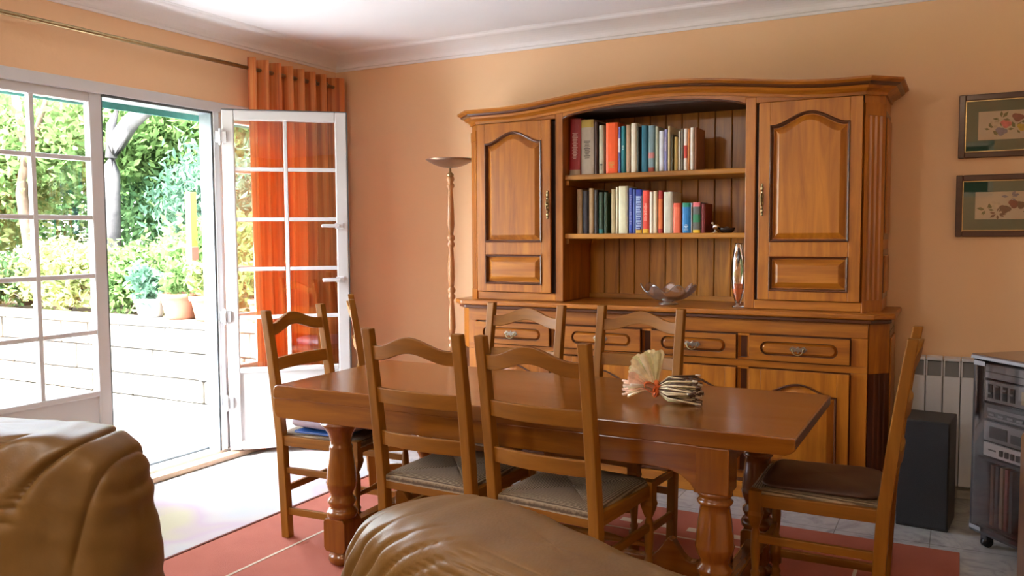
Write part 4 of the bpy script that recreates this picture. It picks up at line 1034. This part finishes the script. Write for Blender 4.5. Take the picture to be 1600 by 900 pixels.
# ------------------------------------------------------------ flower pictures on the wall
def petals_mat():
    m, nt, b = nmat('old_paper'); v = coords(nt); f = noise(nt, v, 8, 4)
    nt.links.new(ramp(nt, f, [(.3, (.50,.42,.31,1)), (.7, (.58,.50,.38,1))]), b.inputs['Base Color']); b.inputs['Roughness'].default_value = .9; return m
M_paper = petals_mat()
def picture(label, x0, z0, z1, x1, flowers):
    t = thing('framed_picture', label, 'picture', ((x0+x1)/2, -.004, z0), group='flower prints on the right wall')
    t.rotation_euler = (radians(1.56), 0, 0)
    X0, X1, H = x0-(x0+x1)/2, x1-(x0+x1)/2, z1-z0
    def P(n, m, mb, bev=0): return mb.build(n, m, t, bev, world=False)
    MF = wood('frame_wood', (.035,.010,.006,1), (.06,.018,.010,1), (.09,.03,.015,1), 'x', .35, .3)
    fwid = .030
    P('frame_bar', MF, MB().box(X0, X0+fwid, -.026, 0, 0, H), .004); P('frame_bar', MF, MB().box(X1-fwid, X1, -.026, 0, 0, H), .004)
    P('frame_bar', MF, MB().box(X0+fwid, X1-fwid, -.026, 0, 0, fwid), .004); P('frame_bar', MF, MB().box(X0+fwid, X1-fwid, -.026, 0, H-fwid, H), .004)
    g = fwid; P('gilt_slip', M_brass, MB().box(X0+g, X1-g, -.018, -.006, g, g+.004).box(X0+g, X1-g, -.018, -.006, H-g-.004, H-g).box(X0+g, X0+g+.004, -.018, -.006, g, H-g).box(X1-g-.004, X1-g, -.018, -.006, g, H-g))
    P('mount', plain('green_mount', (.035,.105,.075,1), .85, 0, .06), MB().box(X0+g, X1-g, -.010, -.006, g, H-g))
    P('print', M_paper, MB().box(X0+.088, X1-.088, -.0112, -.010, .088, H-.088))
    y = -.0114
    for i, (fx, fz, r, col, kind) in enumerate(flowers):
        mb = MB(); cx = X0+.088+fx; cz = .088+fz; rng = random.Random(i*7+int(fx*1000))
        if kind == 'rose':
            for k in range(9):
                a = k*2.4; rr = r*(.55-.04*k) if k < 8 else r*.2; ox, oz = cos(a)*r*.5*(1-k/9), sin(a)*r*.5*(1-k/9)
                n_ = 12; mb.add([(cx+ox, y-.00004*k-.0001, cz+oz)]+[(cx+ox+rr*cos(2*pi*j/n_)*(1+.1*rng.random()), y-.00004*k, cz+oz+rr*sin(2*pi*j/n_)*.85) for j in range(n_)], [(0, j+1, (j+1) % n_+1) for j in range(n_)])
        else:
            for k in range(7):
                a = rng.uniform(0, 6.28); l = r*rng.uniform(.8, 1.3); p = (cx+cos(a)*r*.3, cz+sin(a)*r*.3); q = (p[0]+cos(a)*l, p[1]+sin(a)*l); nx, nz = -sin(a)*l*.22, cos(a)*l*.22
                mx_, mz_ = (p[0]+q[0])/2, (p[1]+q[1])/2
                mb.add([(p[0], y, p[1]), (mx_+nx, y-.00005, mz_+nz), (q[0], y, q[1]), (mx_-nx, y-.00005, mz_-nz)], [(0,1,2,3)])
        P('painted_flower' if kind == 'rose' else 'painted_leaf', plain('print_%d_%d_%d' % tuple(int(c*99) for c in col[:3]), col, .9, 0, .25, 60), mb)
    P('pane', glass_mat('picture_glass', (1,1,1,1), .045), MB().box(X0+g, X1-g, -.0152, -.0140, g, H-g))
    return t
pk, rd, gr, yl, bl, br_, wh = S(205,110,110), S(120,60,55), S(95,100,60), S(190,165,60), S(120,120,140), S(105,75,60), S(190,175,150)
picture('dark-framed flower print with green mount, upper of two on the right wall', 4.066, 1.772, 2.090, 4.62,
    [(.06,.05,.028,gr,'leaf'), (.10,.10,.03,gr,'leaf'), (.10,.04,.028,bl,'rose'), (.075,.075,.024,wh,'rose'), (.12,.075,.026,pk,'rose'), (.17,.105,.028,rd,'rose'), (.165,.05,.026,gr,'leaf'), (.19,.055,.024,yl,'rose'), (.22,.08,.03,gr,'leaf'), (.25,.07,.026,pk,'rose')])
picture('dark-framed flower print with green mount, lower of two on the right wall', 4.062, 1.372, 1.686, 4.62,
    [(.05,.05,.028,gr,'leaf'), (.10,.03,.028,br_,'leaf'), (.09,.07,.028,wh,'rose'), (.13,.05,.028,br_,'rose'), (.17,.075,.028,rd,'rose'), (.155,.11,.026,bl,'leaf'), (.20,.07,.026,br_,'rose'), (.25,.06,.03,gr,'leaf')])

# ------------------------------------------------------------ electric radiator
t = thing('radiator', 'white finned electric radiator on the wall behind the black loudspeaker', 'radiator', (4.23, -.06, 0))
M_rad = plain('white_enamel', (.66,.70,.76,1), .35, 0, .02)
x = 3.865
while x < 4.60:
    MB().box(x+.002, x+.078, -.115, -.100, .09, .655).build('fin', M_rad, t, .004)
    MB().prism([(x+.002, -.115), (x+.078, -.115), (x+.078, -.03), (x+.002, -.03)], 'xy', .735, .752).build('fin_top', M_rad, t, .004)
    for k in range(1): MB().box(x+.002, x+.008, -.112, -.035, .655, .74).box(x+.072, x+.078, -.112, -.035, .655, .74).build('vent_web', M_rad, t)
    x += .0805
MB().box(3.87, 4.58, -.098, -.03, .08, .73).build('body', plain('radiator_core', (.20,.21,.22,1), .5, 0, .05), t)
for xx in (3.98, 4.42): MB().box(xx-.02, xx+.02, -.031, 0, .12, .68).build('wall_bracket', M_rad, t)
MB().box(3.95, 3.99, -.09, -.05, 0, .085).build('foot', M_rad, t); MB().box(4.3, 4.34, -.09, -.05, 0, .085).build('foot', M_rad, t)

# ------------------------------------------------------------ loudspeaker
t = thing('loudspeaker', 'tall matt black loudspeaker on the tiles behind the right-hand chair', 'loudspeaker', (4.068, -.621, 0), radians(-6))
MB().box(-.225, 0, .012, .26, .0, .516).build('cabinet', plain('black_ash', (.022,.020,.020,1), .5, 0, .2, 20), t, .004, world=False)
MB().box(-.223, -.002, 0, .013, .012, .512).build('grille', plain('black_cloth', (.018,.018,.021,1), .9, 0, .3, 300, .5), t, .005, world=False)

# ------------------------------------------------------------ hi-fi rack
ry = math.atan2(-.75, .66)
rk = thing('hifi_rack', 'glass-fronted black hi-fi cabinet on castors at the right edge', 'cabinet', (4.155, -.72, 0), ry)
def RB(n, m, x0, x1, y0, y1, z0, z1, bev=.002, par=None): return MB().box(x0, x1, y0, y1, z0, z1).build(n, m, par or rk, bev, world=False)
W_, D_ = .50, .42
RB('side_panel', M_black, 0, .018, 0, D_, .07, .84); RB('side_panel', M_black, W_-.018, W_, 0, D_, .07, .84)
RB('top_panel', plain('brown_smoked_top', (.10,.06,.045,1), .25, 0, .1, 6, 0, .5), -.004, W_+.004, -.008, D_, .845, .862, .003)
RB('top_rail', plain('silver_trim', (.22,.22,.24,1), .4, .5, .05), -.004, W_+.004, -.012, -.004, .842, .856, .001)
RB('base_panel', M_black, 0, W_, 0, D_, .07, .10); RB('back_panel', M_black, .018, W_-.018, D_-.012, D_, .10, .84)
RB('shelf_board', M_black, .018, W_-.018, .02, D_-.012, .395, .410)
RB('shelf_board', M_black, .018, W_-.018, .02, D_-.012, .10, .104)
dr = RB('glass_door', glass_mat('smoked_glass', (.80,.78,.77,1), .03, .30), .014, W_-.014, -.008, -.002, .085, .835, .001)
RB('hinge_plate', MATS['silver_trim'], .012, .075, -.012, -.008, .815, .835, .001, dr); RB('hinge_plate', MATS['silver_trim'], .012, .075, -.012, -.008, .085, .102, .001, dr)
for x, y in ((.05, .05), (W_-.05, .05), (.05, D_-.05), (W_-.05, D_-.05)):
    c_ = RB('castor', M_black, x-.018, x+.018, y-.018, y+.018, .035, .07)
    MB().tube([(x-.012, y, .024), (x+.012, y, .024)], .024, 16).build('wheel', M_black, c_, world=False)
M_sil = plain('brushed_silver', (.22,.21,.21,1), .45, .3, .06, 50); M_dk = plain('dark_panel', (.03,.028,.028,1), .4, 0, .1)
def unit(label, z0, h, face, items, cat='hi-fi unit'):
    u = thing('hifi_unit', label, cat, (4.155, -.72, 0), ry, group='hi-fi units in the black cabinet')
    q = Vector((.035, .03, z0)); u.location = Vector((4.155, -.72, 0))+Vector((q.x*cos(ry)-q.y*sin(ry), q.x*sin(ry)+q.y*cos(ry), z0))
    MB().box(0, .43, .012, .32, 0, h).build('case', M_dk, u, .002, world=False)
    fp = MB().box(0, .43, 0, .012, .003, h-.002).build('front_panel', face, u, .002, world=False)
    for nm, m_, bx_ in items:
        for b_ in bx_: MB().box(*b_).build(nm, m_, u, world=False)
    return u
unit('slim grey record player cabinet on top of the hi-fi stack', .755, .068, M_sil, [('lid_line', M_dk, [(0, .43, -.002, .001, .030, .034)])])
unit('graphic equaliser with four dark tall windows and a beige dial', .655, .095, M_sil,
     [('slider_slot', M_dk, [(.020+.040*k, .044+.040*k, -.003, .001, .018, .078) for k in range(4)]), ('slider_knob', M_sil, [(.024+.040*k, .040+.040*k, -.008, -.002, .035+.012*((k*3) % 4), .043+.012*((k*3) % 4)) for k in range(4)]),
      ('dial_window', plain('beige_dial', (.42,.32,.18,1), .5, 0, .1), [(.20, .40, -.003, .001, .020, .075)])])
unit('dark tuner with a long scale in the hi-fi stack', .575, .075, M_dk, [('tuning_scale', M_sil, [(.02, .41, -.003, .001, .010, .018), (.02, .41, -.003, .001, .040, .055)]), ('button', M_sil, [(.03+.05*k, .06+.05*k, -.006, -.001, .022, .032) for k in range(7)])])
unit('cassette deck with dark tape window in the hi-fi stack', .480, .090, M_sil, [('tape_window', M_dk, [(.035, .13, -.004, .001, .020, .070), (.15, .21, -.004, .001, .020, .055)]), ('button', M_dk, [(.24+.03*k, .26+.03*k, -.006, -.001, .012, .020) for k in range(5)])])
unit('silver amplifier with a row of black keys at the bottom of the stack', .412, .064, plain('pale_silver', (.62,.60,.60,1), .35, .5, .04),
     [('logo_strip', M_dk, [(.03, .07, -.002, .001, .030, .036)]), ('key', M_dk, [(.095+.030*k, .110+.030*k, -.008, .001, .018, .044) for k in range(5)])])
for k, (nm, col) in enumerate((('brown', S(90,60,40)), ('dark grey', S(54,50,50)), ('beige', S(130,110,84)), ('rust red', S(110,50,34)), ('black', S(28,24,26)))):
    x = .06+.026*k; q = Vector((x, .05, .104))
    o = thing('record', nm+' record sleeve standing in the bottom of the hi-fi cabinet', 'record', (4.155+q.x*cos(ry)-q.y*sin(ry), -.72+q.x*sin(ry)+q.y*cos(ry), .104), ry, 'record sleeves in the cabinet')
    MB().box(0, .016, 0, .27, 0, .27).build('sleeve', plain('sleeve_%d' % k, col, .6, 0, .1), o, world=False)

# ------------------------------------------------------------ wooden furniture at the right edge
t = thing('side_table', 'rounded pale wooden furniture end cut off at the right edge', 'side table', (4.42, -1.72, 0))
EW = wood('pale_edge_wood', (.26,.11,.025,1), (.36,.16,.04,1), (.46,.22,.06,1), 'z', .35, .4)
rr = .07
poly = [(-2.02, .0), (-1.50, .0), (-1.50, .66)]+[(-1.50-rr*(1-cos(a)), .66+rr*sin(a)*.6) for a in (pi/8, pi/4, 3*pi/8, pi/2)]+[(-1.95, .70), (-2.02, .68)]
MB().prism(poly, 'yz', 4.297, 4.327).build('end_panel', EW, t, .010)
MB().prism(poly, 'yz', 4.80, 4.83).build('end_panel', EW, t, .010)
MB().box(4.325, 4.80, -2.0, -1.52, .30, .325).build('shelf', EW, t, .004); MB().box(4.325, 4.80, -2.0, -1.52, .60, .63).build('top', EW, t, .004)
MB().box(4.235, 4.9, -2.2, -1.28, 0, .05).build('base_board', dark_wood('x'), t, .006)

# ------------------------------------------------------------ dried bouquet on the table
bq = thing('dried_bouquet', 'dried straw fans and stick bundle tied with orange ribbon on the table', 'ornament', (3.08, -1.86, .76))
M_st = plain('cream_straw', (.80,.72,.50,1), .8, 0, .2, 40); M_st2 = plain('pinkish_straw', (.80,.52,.38,1), .8, 0, .2, 40); M_grn = plain('sage_straw', (.62,.60,.34,1), .8, 0, .2, 40)
M_dst = plain('dark_stick', (.10,.055,.035,1), .7, 0, .3, 40); M_rib = plain('orange_ribbon', (.72,.16,.03,1), .5, 0, .1, 30)
rb = random.Random(5)
kn = Vector((3.075, -1.865, .808))
camdir = (Vector((4.09, -4.94, 1.4))-kn).normalized()
rightv = Vector((.88, .47, 0)); upv = Vector((0,0,1)); fwd = Vector((.47, -.88, 0))
for k in range(17):        # upright fan of folded leaves
    a = radians(84+k*5.2); L = .140 if k < 9 else .125-.004*(k-9)
    d = rightv*cos(a)+upv*sin(a)*.85+fwd*(.10*sin(k*1.7)); d.normalize(); s_ = d.cross(fwd).normalized()
    p = kn+d*.012; q = kn+d*L; w0, w1 = .004, .015
    rdg = fwd*.006*(1 if k % 2 else -1)
    mb = MB(); m_ = p.lerp(q, .55); mb.add([p-s_*w0, p+s_*w0, m_+s_*w1*.7, q-d*.006+s_*w1, q+d*.008+s_*w1*.5+rdg*.5, q+d*.010+rdg*.6, q+d*.008-s_*w1*.5, q-d*.006-s_*w1, m_-s_*w1*.7, m_+rdg+fwd*.006], [(0,1,2,9), (9,2,3,4), (9,4,5,6), (9,6,7,8), (0,9,8)])
    mb.build('fan_leaf', (M_st, M_grn, M_st)[k % 3] if k < 12 else M_st2, bq, fix=False)
for k in range(26):        # loose straws pointing left and down
    a = radians(150+rb.uniform(0, 62)); L = rb.uniform(.09, .135); d = rightv*cos(a)+upv*(sin(a)*.38)+fwd*rb.uniform(-.3, .35); d.normalize()
    e = kn+d*L; e.z = max(e.z, .766)
    MB().tube([kn+Vector((0,0,-.01)), (kn+e)/2+Vector((0,0,.006)), e], [.0016, .0030, .0042], 5).build('straw', (M_st2, M_st, plain('white_straw', (.66,.58,.48,1), .8, 0, .1), M_rib if k % 9 == 0 else M_st2)[k % 4], bq)
bd = (rightv*.93-upv*.02+fwd*.36).normalized(); sdv = upv.cross(bd).normalized()
for k in range(100):        # bundle of pale-ended sticks lying to the right
    a = k*2.4; r_ = .053*sqrt((k+.5)/100)
    c0 = Vector((3.102, -1.885, .815))+upv*r_*sin(a)*.92+sdv*r_*cos(a)
    f0 = kn+bd*.01+(c0-Vector((3.102, -1.885, .815)))*.35+Vector((0,0,-.0))
    jd = (bd+Vector((0,0,rb.uniform(-.13,.13)))+sdv*rb.uniform(-.13,.13)).normalized(); e = c0+jd*(.135+rb.uniform(-.02, .02)); md = c0+bd*.03
    e.z = max(e.z-.002, .765); md.z = max(md.z, .765)
    MB().tube([f0, md, e], [.0018, .0034, .0034], 5).build('stick', (M_st, M_grn, M_dst, M_st, M_dst)[k % 5], bq)
    MB().tube([e-bd*.016, e+bd*.002], .0042, 5).build('stick_tip', (plain('white_straw', (.66,.58,.48,1)), M_dst, M_dst)[k % 3], bq)
mb = MB(); mb.tube([kn+rightv*.0+upv*(.026*cos(2*pi*i/16))+fwd*(.022*sin(2*pi*i/16)) for i in range(16)], .009, 8, True); mb.build('ribbon_knot', M_rib, bq)
for sx, l, up_ in ((-1, .05, .028), (1, .055, .03), (-.4, .045, -.03)):
    pts = []
    for i in range(13):
        a = 2*pi*i/12; pts.append(kn+fwd*.022+rightv*(sx*l*.5*(1-cos(a)))+upv*(up_*.9*sin(a)*.7+up_*.3*(1-cos(a))))
    mb = MB(); vs = []; fs = []
    for i, p in enumerate(pts):
        vs += [p-fwd*.012+Vector((0,0,0)), p+fwd*.012]
    for i in range(12): fs.append((2*i, 2*i+1, 2*i+3, 2*i+2))
    for v_ in range(len(vs)): vs[v_] = Vector((vs[v_].x, vs[v_].y, max(vs[v_].z, .7625)))
    o = mb.add(vs, fs, True).build('ribbon_loop', M_rib, bq, fix=False); so = o.modifiers.new('t', 'SOLIDIFY'); so.thickness = .0015

# ------------------------------------------------------------ leather armchairs in the foreground
def armchair(label, loc, deg, folds, W=.86, H=.90, seed=1, drop=.12, e1=.42):
    """local: x along the width, -y towards the sitter, origin on the floor under the backrest"""
    t = thing('armchair', label, 'armchair', (loc[0], loc[1], 0), radians(deg), 'tan leather armchairs')
    rng = random.Random(seed)
    def se(q, e): return math.copysign(abs(q)**e, q)
    # overstuffed backrest
    hw, hd, z0, z1 = W/2, .15, .12, H
    nu, nv = 420, 240
    def fn(u, v):
        th = 2*pi*u; ph = -pi/2+pi*v
        e2 = e1
        x = hw*se(cos(ph), e1)*se(cos(th), e2); y = hd*se(cos(ph), e1)*se(sin(th), .75); z = (z0+z1)/2+(z1-z0)/2*se(sin(ph), .55)
        # crown drops at both ends, back leans away
        z -= drop*max(0, abs(x)/hw-.45)**2.0*max(0, (z-z0)/(z1-z0))
        y -= .06*(z-z0)/(z1-z0)
        # creases running from the top roll in a curve down to one side
        d = 0
        for (xc, slope, dep, wid, puf) in folds:
            s_ = x-xc-slope*sqrt(max(z1-z, 0))
            if abs(s_) < .25: d += dep*math.exp(-abs(s_)/wid)-puf*math.exp(-(s_/(wid*4))**2)
        d *= min(1, max(0, abs(cos(ph))*1.6-.15))
        d += .005*sin(9*x+5*z+seed)+.004*sin(17*z-8*x)
        d += .0022*sin(43*x+31*z+seed)*sin(37*z-20*x+2*sin(9*x))
        # seam pucker close to the side
        sd = abs(x)/hw
        if sd > .84: d += .005*sin(z*55+3*sin(z*17))*((sd-.84)/.16)
        nx, ny, nz = x/(hw*hw), (y+.06*(z-z0)/(z1-z0))/(hd*hd), (z-(z0+z1)/2)/(((z1-z0)/2)**2)
        l = sqrt(nx*nx+ny*ny+nz*nz)+1e-9
        return (x-nx/l*d, y-ny/l*d, z-nz/l*d)
    bk = MB().grid(fn, nu, nv, cu=True).build('backrest', M_leather, t, world=False)
    def puff(n, cx, cy, cz, a, b, c, e=.4):
        def g(u, v):
            th = 2*pi*u; ph = -pi/2+pi*v
            x = a*se(cos(ph), e)*se(cos(th), e); y = b*se(cos(ph), e)*se(sin(th), e); z = c*se(sin(ph), .6)
            k = .006*sin(11*x+7*y)+.004*sin(19*y+5*z)
            return (cx+x+k, cy+y, cz+z+k)
        return MB().grid(g, 60, 30, cu=True).build(n, M_leather, t, world=False)
    puff('seat_cushion', 0, -.50, .30, hw-.14, .34, .11); puff('base', 0, -.46, .17, hw-.06, .42, .11, .3)
    for s in (-1, 1):
        puff('armrest', s*(hw-.10), -.52, .32, .12, .40, .17, .45)
        for y in (-.78, -.02): MB().box(s*(hw-.12)-.03, s*(hw-.12)+.03, y-.03, y+.03, 0, .09).build('foot', dark_wood('z'), t, .004, world=False)
    return t
armchair('tan leather armchair at the lower left, back lined with deep curved folds', (1.69, -3.54), 22,
         [(.44, -.62, .034, .014, .014), (.22, -.60, .036, .015, .016), (.02, -.5, .026, .016, .012), (.50, -.30, .014, .012, .006), (-.15, -.5, .026, .014, .012), (-.33, -.4, .022, .014, .010)], W=.92, H=.885, seed=1, drop=.05, e1=.28)
armchair('tan leather armchair at the bottom centre, rounded top with fine gathers', (3.54, -3.67), -21,
         [(-.42, -.22, .018, .010, .010), (-.33, -.40, .009, .007, .006), (-.24, -.54, .011, .007, .008), (-.15, -.64, .010, .008, .008), (-.07, -.72, .012, .007, .009), (.01, -.80, .013, .008, .009), (.075, -.84, .011, .007, .008), (.14, -.88, .014, .008, .009), (.20, -.90, .011, .007, .008), (.26, -.92, .013, .008, .008), (.33, -.94, .012, .008, .008), (.40, -.94, .012, .008, .008)], W=1.22, H=.895, seed=2, drop=.20)
